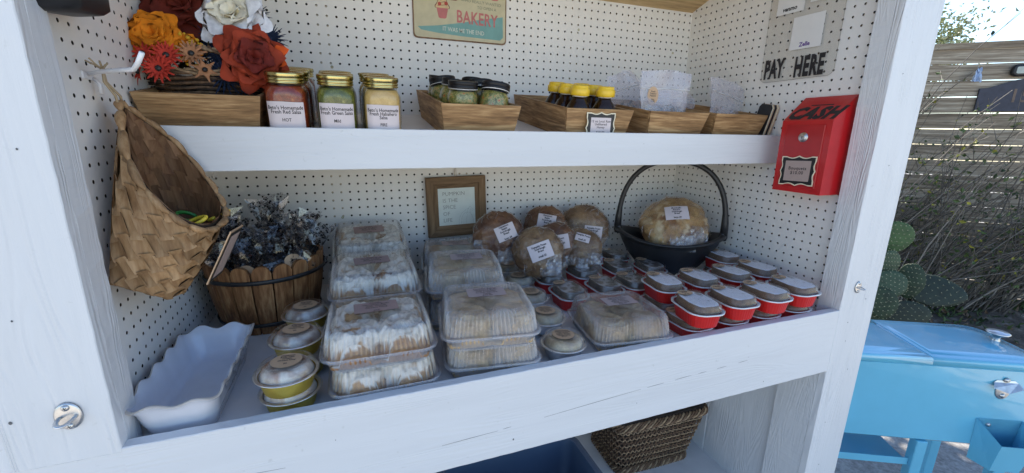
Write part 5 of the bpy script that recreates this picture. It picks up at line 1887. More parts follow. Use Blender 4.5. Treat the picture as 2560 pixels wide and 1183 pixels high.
for k, (x, y, lb) in enumerate(tops):
    rz = R(rnd.uniform(-10, 5))
    if k == 0:
        pw.location, pw.rotation_euler, pw['label'], pw['group'] = (x, y, zt), (0, 0, rz), lb, G2
    else:
        dup(pw, (x, y, zt + .04), (R(rnd.uniform(-1.5, 1.5)), R(rnd.uniform(-1.5, 1.5)), rz), lb, group=G2)
    yb = max(y, -25.5)
    dup(pw, (x + .1, yb, z0), (0, 0, R(rnd.uniform(-3, 3))), lb.replace('red pan', 'lower red pan') if 'red pan' in lb else lb, scale=(1, 1, .76), group=G2)
darks = [(36.9, -10.3, 'dark-topped red pan left in its row, below the small pecan loaf'), (36.9, -15.9, 'dark-topped red pan nearest the round cups, two rows behind the apple box'), (41.9, -10.0, 'dark-topped red pan right below the loaf with the crumpled wrap'),
         (41.8, -15.6, 'dark-topped red pan straight behind the apple box'), (45.9, -15.4, 'dark-topped red pan behind the first white-topped pan'), (47.4, -10.0, 'dark-topped red pan in front of the black basket'),
         (50.2, -4.9, 'dark-topped red pan left of the black basket near the pegboard'), (51.9, -10.9, 'dark-topped red pan shaded by the black basket')]
for k, (x, y, lb) in enumerate(darks):
    if k == 0:
        pd.location, pd.rotation_euler, pd['label'], pd['group'] = (x, y, z0), (0, 0, R(-3)), lb, G3
    else:
        dup(pd, (x, y, z0 + .08), (R(rnd.uniform(-1.5, 1.5)), R(rnd.uniform(-1.5, 1.5)), R(rnd.uniform(-10, 6))), lb, group=G3)

# wrapped round loaves
def loaf(name_label, c, r_, rx, rz, tone, seed, lines, lab=(.6, .1), lsz=(2.5, 1.9), squash=.44, lrot=20, group='wrapped loaves against the pegboard'):
    """c = centre; disc-like round loaf leaning back; local -Y is its crown"""
    o = thing('wrapped_loaf', name_label, 'bread', c, (rx, 0, rz), group)
    b = MB()
    T_ = {'raisin': ((.10, .032, .012), (.25, .115, .045), (.15, .06, .024)), 'pecan': ((.15, .075, .03), (.31, .19, .09), (.19, .10, .045)), 'plain': ((.30, .14, .05), (.56, .34, .13), (.68, .50, .28))}[tone]
    def f(u, v, k=1.0, wr=0):
        a, ph = 2 * math.pi * u, math.pi * v
        d = Vector((math.sin(ph) * math.cos(a), -math.cos(ph), math.sin(ph) * math.sin(a)))
        q = 1 + .07 * turb(d.x, d.y, d.z + seed, 1.6, 4) + .05 * turb(d.x, d.y + seed, d.z, 6, 2)
        fr = squash * (1.05 if d.y < 0 else .75)
        p = Vector((d.x * r_, d.y * r_ * fr, d.z * r_ * .97)) * q * k
        if wr:
            s1 = abs(fnoise(a * 2.2 + seed, ph * 1.2, seed)) 
            s2 = abs(fnoise(a * 5 + ph, ph * 3, seed + 3))
            p *= 1 + .03 + .05 * s1 + .035 * s2
            if v > .8:
                p.z -= r_ * .25 * (v - .8)
        return p
    def cf(u, v):
        p = f(u, v)
        n1 = .5 + 1.0 * turb(p.x, p.y, p.z + seed, .5, 4)
        n1 = max(0, min(1, n1))
        n2 = max(0, min(1, (turb(p.x, p.z, seed + 4, .8, 3) - .18) * 4))
        col = [T_[0][i] * (1 - n1) + T_[1][i] * n1 for i in range(3)]
        return tuple(col[i] * (1 - n2) + T_[2][i] * n2 for i in range(3))
    b.grid(lambda u, v: f(u, v), 88, 52, 0, cf)
    b.build('loaf', 'bread', o)
    b = MB()
    b.grid(lambda u, v: f(u, v, 1.0, 1), 72, 40, 0, smooth=True)
    r4 = random.Random(seed)
    for k in range(5):            # gathered folds of film
        a0 = r4.uniform(3.6, 5.8)
        rr0 = r_ * r4.uniform(.75, .95)
        c0 = Vector((rr0 * math.cos(a0), -r_ * squash * .5, rr0 * math.sin(a0)))
        pts = []
        for i in range(6):
            for j in range(5):
                x = (i / 5 - .5) * r_ * .55
                z = (j / 4 - .5) * r_ * .5
                pts.append(tuple(c0 + Vector((x + .12 * fnoise(i, j, k + seed) * r_, -.12 * r_ - .28 * r_ * abs(fnoise(i * .9 + k * 3, j * .8, seed)), z + .1 * fnoise(j, i, k) * r_))))
        b.add(pts, [(i * 5 + j, (i + 1) * 5 + j, (i + 1) * 5 + j + 1, i * 5 + j + 1) for i in range(5) for j in range(4)], 1, smooth=False)
    for k in range(16):           # creases running down to the gathered underside
        a0 = r4.uniform(0, 6.28) if k > 6 else r4.uniform(3.5, 5.9)
        pts = []
        for i in range(9):
            v = .42 + .42 * i / 8
            u = (a0 + .10 * math.sin(i * .7 + k)) / (2 * math.pi)
            p = f(u % 1, 1 - v if False else v * .55, 1.0, 1)
            pts.append(tuple(p * 1.02))
        b.tube(pts, [.01] + [r_ * .012] * 7 + [.01], 4, 1, caps=False)
    b.build('wrap_film', ['wrap', 'foldfilm'], o)
    b = MB()
    cl, sl = math.cos(R(lrot)), math.sin(R(lrot))
    def lf(x, y, d=0):
        X, Z = lab[0] + x * cl - y * sl, lab[1] + x * sl + y * cl
        q = max(.15, 1 - (X * X + Z * Z) / (r_ * r_ * 1.12))
        return (X, -r_ * squash * 1.05 * math.sqrt(q) * 1.12 - .08 - d, Z)
    wd, hh = lsz
    b.grid(lambda u, v: lf((u - .5) * wd, (v - .5) * hh), 8, 6, 0)
    n = len(lines)
    for k, s_ in enumerate(lines):
        if s_:
            b.text(s_, .34, lambda x, y, q=(n - 1) / 2 * .31 - k * .31: lf(x, y + q, .025), 1, sx=.9, off=.035, res=1)
    b.build('label', ['paper3', 'ink'], o)
    return o
CR = ['Cinnamon', 'Raisin', 'Sourdough', 'Bread', '', 'large $8']
PP = ['Pumpkin Pecan', 'Sourdough', 'Bread', '', 'small $5']
loaf('large dark cinnamon raisin loaf at the left of the wrapped loaves', (31.23, -7.0, -7.3), 3.2, R(-16), R(-20), 'raisin', 2, CR, lab=(1.0, .45), lrot=24)
loaf('half-hidden loaf with crumpled wrap peaking above the middle of the pile', (39.3, -3.6, -7.5), 3.1, R(-10), R(-24), 'raisin', 7, CR, lab=(.2, 1.0), lrot=-8, squash=.5)
loaf('tallest pumpkin pecan loaf at the right of the pile, left of the black basket', (45.1, -4.3, -7.9), 3.6, R(-10), R(-28), 'pecan', 11, ['Pumpkin Pecan', 'Sourdough', 'Bread', '', 'large $8'], lab=(1.3, -.35), lrot=-4)
loaf('small pumpkin pecan loaf in front with its label fully showing', (35.1, -10.7, -8.7), 3.1, R(-20), R(-22), 'pecan', 15, PP, lab=(.35, .0), lsz=(2.8, 2.05), lrot=22)
loaf('cinnamon raisin loaf wedged behind the small pecan loaf', (39.1, -7.4, -8.7), 2.85, R(-16), R(-26), 'raisin', 19, CR[:4], lab=(.6, .1), lrot=12)
loaf('small loaf whose silvery crumpled wrap catches the light, label on its crown', (42.3, -8.8, -9.3), 2.7, R(-24), R(-28), 'pecan', 23, ['Pumpkin Pecan', '', 'small $5'], lab=(.1, 1.2), lsz=(1.9, 1.1), lrot=-14)

# black moulded basket and its loaf
bk = thing('garden_basket', 'black moulded boat-shaped basket with tall hoop handle in the right corner', 'basket', (56.3, -9.0, z0))
AX = R(-38)
def bf(t, k, z):
    a = 2 * math.pi * t
    x, y = 7.15 * k * math.cos(a), 4.6 * k * math.sin(a)
    lift_ = 1.15 * (math.cos(a) ** 2) * ((z / 5) ** 2)
    return (x * math.cos(AX) - y * math.sin(AX), x * math.sin(AX) + y * math.cos(AX), z + lift_)
b = MB()
prof = [(.42, 0), (.46, .05), (.62, 1.2), (.80, 2.6), (.93, 4.0), (.97, 4.55), (1.02, 4.6), (1.045, 4.7), (1.045, 4.85), (1.0, 4.95), (.93, 4.9), (.88, 4.2), (.74, 2.6), (.55, 1.0), (.3, .5)]
lps = [[bf(i / 48, k, z) for i in range(48)] for k, z in prof]
b.loft(lps, 0, True, True, True)
b.build('basket_shell', 'blackplastic', bk)
b = MB()
e1, e2 = Vector(bf(0, 1.0, 4.7)), Vector(bf(.5, 1.0, 4.7))
mid_ = (e1 + e2) / 2
hpts = []
for k in range(29):
    a = math.pi * k / 28
    q = math.cos(a)
    h_ = 10.3 * math.sin(a) ** .72
    hpts.append(mid_ + (e1 - mid_) * (math.copysign(abs(q) ** .85, q) * 1.0) + Vector((0, 0, h_ - .2)))
b.tube(hpts, [.52 if k in (0, 28) else (.47 if k in (1, 27) else .36) for k in range(29)], 10)
for e in (e1, e2):
    b.lathe([(.01, -.5), (.5, -.45), (.62, 0), (.5, .5), (.3, .9)], 16, c=tuple(e * .985))
b.build('hoop_handle', 'blackplastic', bk)
loaf('large golden country loaf in clear wrap lying in the black basket', (57.4, -8.7, -7.2), 4.6, R(-42), R(-36), 'plain', 33, ["Monticello", "Ranch's", 'Sourdough', 'Bread', '', 'large $8'], lab=(.0, .35), lsz=(3.1, 2.2), squash=.55, lrot=8, group='wrapped loaves')

# stoneware loaf dish with wavy rim
dish = thing('loaf_dish', 'empty white stoneware loaf dish with wavy rim in the front left corner', 'dish', (3.05, -22.3, z0))
def dl(wd, dp, r_, z, amp=0, nf=14, off=0):
    L = fluted(wd, dp, r_, z, 0, 1, N=168)
    out = []
    for k, (x, y, zz) in enumerate(L):
        c = math.cos(2 * math.pi * nf * k / 168)
        s_ = 1 + amp * c * .35 / 5
        out.append((x * s_, y * s_, zz + amp * c))
    return out
b = MB()
b.loft([dl(3.4, 9.4, .9, 0), dl(3.7, 9.7, 1.0, .08), dl(4.2, 10.4, 1.0, 1.2, .0), dl(4.6, 10.9, 1.0, 2.2, .06), dl(5.05, 11.5, 1.0, 2.62, .16), dl(5.25, 11.75, 1.0, 2.74, .18)], 0, True, True)
b.loft([dl(5.25, 11.75, 1.0, 2.74, .18), dl(5.2, 11.7, 1.0, 2.84, .18), dl(5.0, 11.5, 1.0, 2.84, .18)], 1)
b.loft([dl(5.0, 11.5, 1.0, 2.84, .18), dl(4.8, 11.25, 1.0, 2.72, .16), dl(4.25, 10.55, .9, 2.1, .05), dl(3.85, 10.0, .8, 1.0), dl(3.3, 9.4, .7, .35), dl(2.9, 9.0, .6, .28)], 0, True, False, True)
b.build('dish_body', ['ceramic', 'ceramic_lip'], dish)
b = MB()
def side_w(x, y):     # on the long right-hand side, reading towards the back
    t = (1.55 + y - .08) / 2.2
    return (2.0 + .30 * t + .02, x, 1.45 + y)
b.text('Gather', 1.5, lambda x, y: (lambda zz: (1.86 + (.24 if zz > 1.2 else .2) * (zz / 1.2 if zz < 1.2 else 1 + (zz - 1.2) * .8) + .06, x + .3, zz))(1.35 + y), 0, sx=1.3, shear=.4, off=-.01)
b.build('script_lettering', 'ink2', dish)

# half-barrel tub with scalloped staves
tub = thing('wooden_tub', 'half-barrel of scalloped brown staves with two black bands', 'tub', (5.6, -8.9, z0))
NS = 19
Rb, Rt, Ht = 4.35, 5.45, 7.0
for k in range(NS):
    b = MB()
    a0, a1 = 2 * math.pi * k / NS + .012, 2 * math.pi * (k + 1) / NS - .012
    mseg, hs = 8, 8
    outer, inner = [], []
    rz_ = random.Random(k * 3 + 1)
    dr = rz_.uniform(-.04, .05)
    for i in range(hs + 1):
        lo_, li_ = [], []
        for j in range(mseg + 1):
            q = j / mseg
            a = a0 + (a1 - a0) * q
            top = Ht - .75 + .85 * math.sqrt(max(0, 1 - (2 * q - 1) ** 2 * .98))
            z = top * i / hs
            r_ = Rb + (Rt - Rb) * (z / Ht) + .18 * math.sin(math.pi * z / Ht) + dr - .05 * (2 * q - 1) ** 2
            lo_.append((r_ * math.cos(a), r_ * math.sin(a), z))
            li_.append(((r_ - .42) * math.cos(a), (r_ - .42) * math.sin(a), z))
        outer.append(lo_)
        inner.append(li_)
    n = mseg + 1
    b.loft(outer, 0, False)
    b.loft([L[::-1] for L in inner], 0, False)
    b.add(outer[-1] + inner[-1], [(i, i + 1, n + i + 1, n + i) for i in range(mseg)], 0, smooth=False)
    b.add([L[0] for L in outer] + [L[0] for L in inner], [(i, i + 1, hs + 1 + i + 1, hs + 1 + i) for i in range(hs)], 0, smooth=False)
    b.add([L[-1] for L in outer] + [L[-1] for L in inner], [(i + 1, i, hs + 1 + i, hs + 1 + i + 1) for i in range(hs)], 0, smooth=False)
    b.build('stave', 'tub', tub)
for z, hgt in ((5.35, .42), (.85, .40)):
    b = MB()
    r_ = Rb + (Rt - Rb) * (z / Ht) + .18 * math.sin(math.pi * z / Ht) + .06
    r2_ = Rb + (Rt - Rb) * ((z + hgt) / Ht) + .18 * math.sin(math.pi * (z + hgt) / Ht) + .06
    b.lathe([(r_, z), (r_ + .08, z + .02), (r2_ + .08, z + hgt - .02), (r2_, z + hgt)], 72)
    b.build('band', 'black', tub)
b = MB()
b.lathe([(.01, .5), (Rb - .3, .5)], 40)
b.build('tub_floor', 'tub', tub)

# cellophane treat bags crowding the tub
def paw(mb, c, ux, uy, s_, mi=1):
    def disc(cx, cy, r_):
        mb.add([tuple(c + ux * (cx + r_ * math.cos(k * .9)) * s_ + uy * (cy + r_ * 1.1 * math.sin(k * .9)) * s_) for k in range(7)], [tuple(range(7))], mi, smooth=False)
    disc(0, -.25, .42)
    for x, y in ((-.62, .2), (-.24, .6), (.24, .6), (.62, .2)):
        disc(x, y, .23)
def treat_bag(seed):
    rg = random.Random(seed)
    o = thing('treat_bag', 'small cellophane treat bag printed with black paws, standing in the wooden tub', 'bag', group='treat bags in the tub')
    b = MB()
    n, lv = 10, 7
    loops = []
    for i in range(lv + 1):
        t = i / lv
        if t < .42:
            r_ = .25 + .95 * math.sin(math.pi * (.10 + .9 * t / .42) * .62)
        elif t < .55:
            r_ = .95 - (t - .42) / .13 * .62
        else:
            r_ = .33 + (t - .55) / .45 * 1.15
        L = []
        for k in range(n):
            a = 2 * math.pi * k / n
            cr = .25 * r_ * (1 if k % 2 else -1) * (1 if t > .5 else .5) + .35 * r_ * fnoise(math.cos(a) * 1.7 + seed, math.sin(a) * 1.7, t * 4)
            zz = t * 5.6 + (.5 * fnoise(a, seed, 3) + .3 * (1 if k % 2 else -1) * fnoise(a * 2, seed)) * (1 if t > .9 else .1)
            fl_ = .62 if t > .55 else .9
            L.append(((r_ + cr) * math.cos(a), (r_ + cr) * math.sin(a) * fl_, zz))
        loops.append(L)
    b.loft(loops, 0, smooth=False)
    for k in range(44):
        i, j = rg.randrange(2, lv), rg.randrange(n)
        p00, p10, p01 = Vector(loops[i][j]), Vector(loops[i][(j + 1) % n]), Vector(loops[i + 1][j])
        ce = (p10 + p01) / 2
        ux, uy = (p10 - p00), (p01 - p00)
        if ux.length < 1e-3 or uy.length < 1e-3:
            continue
        ux.normalize()
        nn = ux.cross(uy).normalized()
        uy = nn.cross(ux).normalized()
        paw(b, ce + nn * .015 * (1 if nn.dot(Vector((ce.x, ce.y, 0))) > 0 else -1), ux, uy, rg.uniform(.20, .36))
    b.build('printed_film', ['cello', 'ink'], o)
    b = MB()
    for k in range(9):
        c = Vector((rg.uniform(-.55, .55), rg.uniform(-.45, .45), rg.uniform(.3, 1.9)))
        b.lathe([(.01, -.2), (.25, -.15), (.3, 0), (.25, .16), (.01, .2)], 8, c=tuple(c), ell=.8)
    b.build('dog_treats', 'treat', o)
    return o
protos = [treat_bag(s_) for s_ in (1, 2, 3, 4)]
spots = []
for k in range(27):
    a = k * 2.39996
    r_ = 4.35 * math.sqrt((k + .5) / 27)
    spots.append((5.6 + r_ * math.cos(a), -8.9 + r_ * math.sin(a), r_, a))
for k, (x, y, r_, a) in enumerate(spots):
    sc_ = rnd.uniform(.95, 1.2)
    ro = (R(rnd.uniform(-10, 10)) - .05 * r_ * math.sin(a), .06 * r_ * math.cos(a) + R(rnd.uniform(-8, 8)), rnd.uniform(0, 6.28))
    z = z0 + 4.3 + rnd.uniform(-.4, .9) - .10 * r_ + (1.9 if k in (3, 9, 6) else 0)
    if k < 4:
        protos[k].location, protos[k].rotation_euler, protos[k].scale = (x, y, z), ro, (sc_,) * 3
    else:
        dup(protos[k % 4], (x, y, z), ro, scale=(sc_,) * 3)
for (x, y, z, rx, rz, lb) in ((4.6, -13.2, z0 + 6.3, R(66), R(-8), 'kraft round tag lying just inside the front scallops of the tub'), (8.6, -12.3, z0 + 6.9, R(52), R(20), 'kraft round tag leaning among the treat bags at the right of the tub')):
    b = MB()
    P = [(.85 * math.cos(2 * math.pi * k / 28), .72 * math.sin(2 * math.pi * k / 28)) for k in range(28)]
    b.add([(x_, y_, 0) for x_, y_ in P] + [(x_, y_, .02) for x_, y_ in P], [tuple(range(28))[::-1], tuple(range(28, 56))] + [(i, (i + 1) % 28, 28 + (i + 1) % 28, 28 + i) for i in range(28)], 0, smooth=False)
    for k, s_ in enumerate(('Dog', 'Treats')):
        b.text(s_, .32, lambda x_, y_, q=.14 - .3 * k: (x_, y_ + q, .026), 1, off=.03, res=1)
    o = b.build('round_tag', ['kraft', 'ink'], None, (x, y, z), (rx, 0, rz))
    tag(o, lb, 'tag')

# ---------------------------------------------------------------- things in the cubby
bn = thing('plastic_bin', 'slate blue plastic bin standing in the cubby under the counter', 'bin', (30.5, -20.6, CF + .02))
b = MB()
H_ = 9.6
L_ = [rr(15.5, 11.2, 1.2, 0, 8), rr(16.0, 11.8, 1.3, .2, 8), rr(17.2, 13.2, 1.5, H_ - .8, 8), rr(17.2, 13.2, 1.5, H_ - .25, 8), rr(18.6, 14.6, 1.9, H_ - .2, 8), rr(18.7, 14.7, 1.9, H_, 8), rr(17.7, 13.6, 1.6, H_ + .12, 8), rr(17.1, 13.0, 1.45, H_ + .05, 8)]
b.loft(L_, 0, True, True)
b.loft([L_[-1], rr(16.7, 12.7, 1.4, H_ - .8, 8), rr(15.2, 11.0, 1.1, .35, 8)], 1, True, False, True)
b.build('bin_shell', ['bin', 'bin_in'], bn)

wb = thing('storage_basket', 'brown wicker storage basket with loose open weave in the cubby', 'basket', (54.2, -9.4, CF + .02), (0, 0, R(-2)))
def wb_loop(k, z):
    w1, d1 = 12.0 + 3.6 * z / 10, 8.2 + 3.4 * z / 10
    return lambda t: (lambda L: L)(rect_pt(w1, d1, 1.3, t, z))
def rect_pt(w1, d1, r_, t, z):
    L = _rp(w1, d1, r_)
    k = (t % 1.0) * len(L)
    i = int(k)
    a, b_ = L[i % len(L)], L[(i + 1) % len(L)]
    q = k - i
    return Vector((a[0] + (b_[0] - a[0]) * q, a[1] + (b_[1] - a[1]) * q, z))
_rc = {}
def _rp(w1, d1, r_):
    key = (round(w1, 3), round(d1, 3))
    if key not in _rc:
        _rc[key] = fluted(w1, d1, r_, 0, 0, 1, N=160)
    return _rc[key]
b = MB()
b.loft([fluted(11.6, 7.8, 1.2, .1, 0, 1, N=120), fluted(15.0, 11.0, 1.2, 9.6, 0, 1, N=120), fluted(14.0, 10.0, 1.2, 9.6, 0, 1, N=120), fluted(10.6, 6.8, 1.2, .6, 0, 1, N=120)], 0, True, True, True)
b.build('basket_lining', 'wicker_dark', wb)
b = MB()
rw = random.Random(77)
NC = 64
for row in range(13):
    z = .5 + row * .62
    pts = []
    for k in range(NC * 3 + 1):
        t = k / (NC * 3)
        w1, d1 = 12.0 + 3.6 * z / 10, 8.2 + 3.4 * z / 10
        p = rect_pt(w1, d1, 1.3, t, z)
        out = Vector((p.x, p.y, 0)).normalized()
        ph = (k % 3) / 3 * 2 * math.pi + row * math.pi
        p += out * (.18 * math.cos(ph) + .05) + Vector((0, 0, .16 * math.sin(ph) + rw.uniform(-.07, .07)))
        pts.append(p)
    b.tube(pts, .10, 5, row % 2, caps=False)
b.build('woven_side', ['wicker_light', 'wicker'], wb)
b = MB()
for k in range(NC):
    t = k / NC
    pts = [rect_pt(12.0 + 3.6 * z / 10 + .1, 8.2 + 3.4 * z / 10 + .1, 1.3, t + .004 * math.sin(z * 2 + k), z) for z in (.1, 2, 4, 6, 8, 9)]
    b.tube(pts, .06, 4, 0)
b.build('uprights', 'wicker', wb)
for zc, nm in ((9.0, 'braided_rim'), (.35, 'base_braid')):
    b = MB()
    for s_ in range(5):
        pts = []
        for k in range(201):
            t = k / 200
            p = rect_pt(12.0 + 3.6 * zc / 10, 8.2 + 3.4 * zc / 10, 1.3, t, zc)
            out = Vector((p.x, p.y, 0)).normalized()
            a = k * .55 + s_ * 1.257
            p += out * (.32 * math.cos(a) + .1) + Vector((0, 0, .5 * math.sin(a)))
            pts.append(p)
        b.tube(pts, .14, 5, s_ % 2, caps=False)
    b.build(nm, ['wicker', 'wicker_light'], wb)
# ---------------------------------------------------------------- yard: ground, fence, plants, cooler
b = MB()
GS = 60
def gf(u, v):
    x, y = (u - .5) * 2400 + 60, (v - .5) * 2400
    r_ = math.hypot(x - 30, y + 10)
    return (x, y, -ZG + (.6 * turb(x, y, 0, .02, 3) if r_ > 60 else 0) - .2)
b.grid(gf, 120, 120)
o = b.build('ground', 'ground')
struct(o)
b = MB()
FD = Vector((-.73726734, .67560112, 0))
FN = Vector((-.67560112, -.73726734, 0))          # towards the camera
FP = Vector((239.6, 34.2, 0))
def bedf(u, v):
    p = FP + FD * (-75 + u * 270) + FN * (2 + 62 * v + 8 * turb(u * 9, v, 3, 1, 3))
    h = 5.2 * (1 - v) ** 1.2 * (1 + .4 * turb(u * 14, v * 5, 1, 1, 3)) + .25
    return (p.x, p.y, -ZG + max(.03, h if v < .97 else .03))
b.grid(bedf, 120, 30)
struct(b.build('garden_bed_soil', 'mulch'))
b = MB()
b.grid(lambda u, v: (-260 + u * 560, -520 + v * 425, -ZG + .75), 2, 2)
struct(b.build('driveway', 'concrete'))

fence = thing('board_fence', 'weathered grey fence of horizontal boards with sunlit gaps behind the plants', 'fence', (FP.x, FP.y, -ZG))
fo = Vector((FP.x, FP.y, -ZG))
def fpt(s_, d, z):
    p = FP + FD * s_ + FN * d
    return (p.x - fo.x, p.y - fo.y, z - fo.z)
rf = random.Random(5)
z = 38.2
k = 0
zs = []
while z > -57:
    zs.append(z)
    z -= 5.82
for k, zt_ in enumerate(zs):
    for (s0_, s1_) in ((-16.5, 60), (60.2, 156), (156.2, 250)):
        b = MB()
        sag = [rf.uniform(-.12, .12) for _ in range(9)]
        hgt = 5.60 + rf.uniform(-.07, .03)
        dd = rf.uniform(0, .25)
        L0 = []
        for i in range(9):
            s_ = s0_ + (s1_ - s0_) * i / 8
            zc = zt_ + sag[i]
            L0.append([fpt(s_, dd, zc - hgt), fpt(s_, dd + .75, zc - hgt), fpt(s_, dd + .75, zc), fpt(s_, dd, zc)])
        b.loft(L0, 0, True, True, True, smooth=False)
        b.build('board', 'fencewood', fence)
b = MB()
b.loft([[fpt(-17, -.6, 37.6), fpt(-17, 1.6, 37.6), fpt(-17, 1.6, 39.8), fpt(-17, -.6, 39.8)], [fpt(250, -.6, 37.6), fpt(250, 1.6, 37.6), fpt(250, 1.6, 39.8), fpt(250, -.6, 39.8)]], 0, True, True, True, smooth=False)
b.build('top_rail', 'fencewood', fence)
for s_ in (-14, 60, 156):
    b = MB()
    b.loft([[fpt(s_ - 1.8, -.1, zz), fpt(s_ - 1.8, -3.5, zz), fpt(s_ + 1.8, -3.5, zz), fpt(s_ + 1.8, -.1, zz)] for zz in (-59, 38)], 0, True, True, True, smooth=False)
    b.build('fence_post', 'fencewood_z', fence)
gate = thing('gate', 'weathered board gate with a dark stile at the right end of the fence', 'gate', (FP.x, FP.y, -ZG))
b = MB()
b.loft([[fpt(-18.9, .9, zz), fpt(-18.9, 2.6, zz), fpt(-15.4, 2.6, zz), fpt(-15.4, .9, zz)] for zz in (-57, -10)], 0, True, True, True, smooth=False)
b.build('gate_stile', 'fencewood_z', gate)
for k, zt_ in enumerate(zs[8:]):
    b = MB()
    b.loft([[fpt(s_, .2, zt_ - 5.5), fpt(s_, .9, zt_ - 5.5), fpt(s_, .9, zt_ + rf.uniform(-.1, .1)), fpt(s_, .2, zt_)] for s_ in (-75, -17)], 0, True, True, True, smooth=False)
    b.build('board', 'fencewood', gate)
# upper boards run on past the gate line
for k, zt_ in enumerate(zs[:8]):
    b = MB()
    b.loft([[fpt(s_, .1, zt_ - 5.58), fpt(s_, .85, zt_ - 5.58), fpt(s_, .85, zt_), fpt(s_, .1, zt_)] for s_ in (-75, -16.7)], 0, True, True, True, smooth=False)
    b.build('board', 'fencewood', fence)
b = MB()
b.loft([[fpt(s_, -.6, 37.6), fpt(s_, 1.6, 37.6), fpt(s_, 1.6, 39.8), fpt(s_, -.6, 39.8)] for s_ in (-75, -17.05)], 0, True, True, True, smooth=False)
b.build('top_rail', 'fencewood', fence)

# address plaque, solar lamp, scrap of blue plastic
pl = thing('address_plaque', 'dark arched house number plaque fixed to the fence', 'sign', tuple(Vector(fpt(-7.0, 1.2, 15.6)) + fo))
po = Vector(fpt(-7.0, 1.2, 15.6))
def pp(u, z_, d):      # u: to the right as seen from the stand
    p = Vector(fpt(-7.0 - u, 1.2 + d, 15.6 + z_)) - po
    return tuple(p)
out = [(-14.5, 0), (14.5, 0), (14.5, 8.0), (12, 8.2), (9, 9.4), (5, 10.9), (0, 11.5), (-5, 10.9), (-9, 9.4), (-12, 8.2), (-14.5, 8.0)]
b = MB()
n = len(out)
b.add([pp(x, y, 0) for x, y in out] + [pp(x, y, .7) for x, y in out], [tuple(range(n, 2 * n)), tuple(range(n))[::-1]] + [(i, (i + 1) % n, n + (i + 1) % n, n + i) for i in range(n)], 0, smooth=False)
b.text('1522', 6.6, lambda x, y: pp(x, 5.2 + y, .78), 1, sx=.95, off=.01)
b.build('plaque_board', ['navyboard', 'bronze'], pl)
lm = thing('solar_lamp', 'black rounded solar lamp above the house number plaque', 'lamp', tuple(Vector(fpt(-2.6, 1.2, 29.6)) + fo))
lo_ = Vector(fpt(-2.6, 1.2, 29.6))
def lq(u, z_, d):
    return tuple(Vector(fpt(-2.6 - u, 1.2 + d, 29.6 + z_)) - lo_)
b = MB()
b.loft([[lq(x, y, d) for x, y, _ in rr(w1, h1, r_, 0, 6)] for w1, h1, r_, d in ((5.6, 3.6, 1.3, 0), (6.2, 4.2, 1.6, .6), (6.0, 4.0, 1.5, 1.8), (5.2, 3.2, 1.2, 2.0))], 0, True, True, True)
b.build('lamp_housing', 'black', lm)
b = MB()
b.add([lq(x, y, 2.05) for x, y, _ in rr(4.2, 2.3, .4, 0, 4)], [tuple(range(20))], 0, smooth=False)
b.build('lamp_panel', 'lamppanel', lm)
b = MB()
cS = Vector(fpt(10, 4, 28.4)) + fo
b.grid(lambda u, v: (FD * (-3 * (u - .5) * (1 - .6 * v)) + Vector((0, 0, 5 * (v - .5))) + FN * (1.2 * fnoise(u * 3, v * 3)) + Vector((.8 * fnoise(v * 4, u * 2), .6 * fnoise(u * 4, 2), .8 * fnoise(u * 3, v * 4, 5)))), 8, 8, smooth=False)
o = b.build('plastic_scrap', 'paleblue', None, tuple(cS))
tag(o, 'crumpled pale blue plastic caught in the vines near the fence top', 'litter')

def add_leaf(mb, c, d, s_, rg, mi=0, asp=.5):
    d = Vector(d)
    if d.length < 1e-6:
        d = Vector((0, 0, 1))
    d.normalize()
    side = d.orthogonal().normalized()
    side.rotate(Matrix.Rotation(rg.uniform(0, 6.28), 3, d))
    n_ = d.cross(side) * (.15 * s_)
    c = Vector(c)
    mb.add([tuple(c), tuple(c + d * s_ * .5 + side * s_ * asp * .5 + n_), tuple(c + d * s_), tuple(c + d * s_ * .5 - side * s_ * asp * .5 + n_)], [(0, 1, 2, 3)], mi, smooth=False)

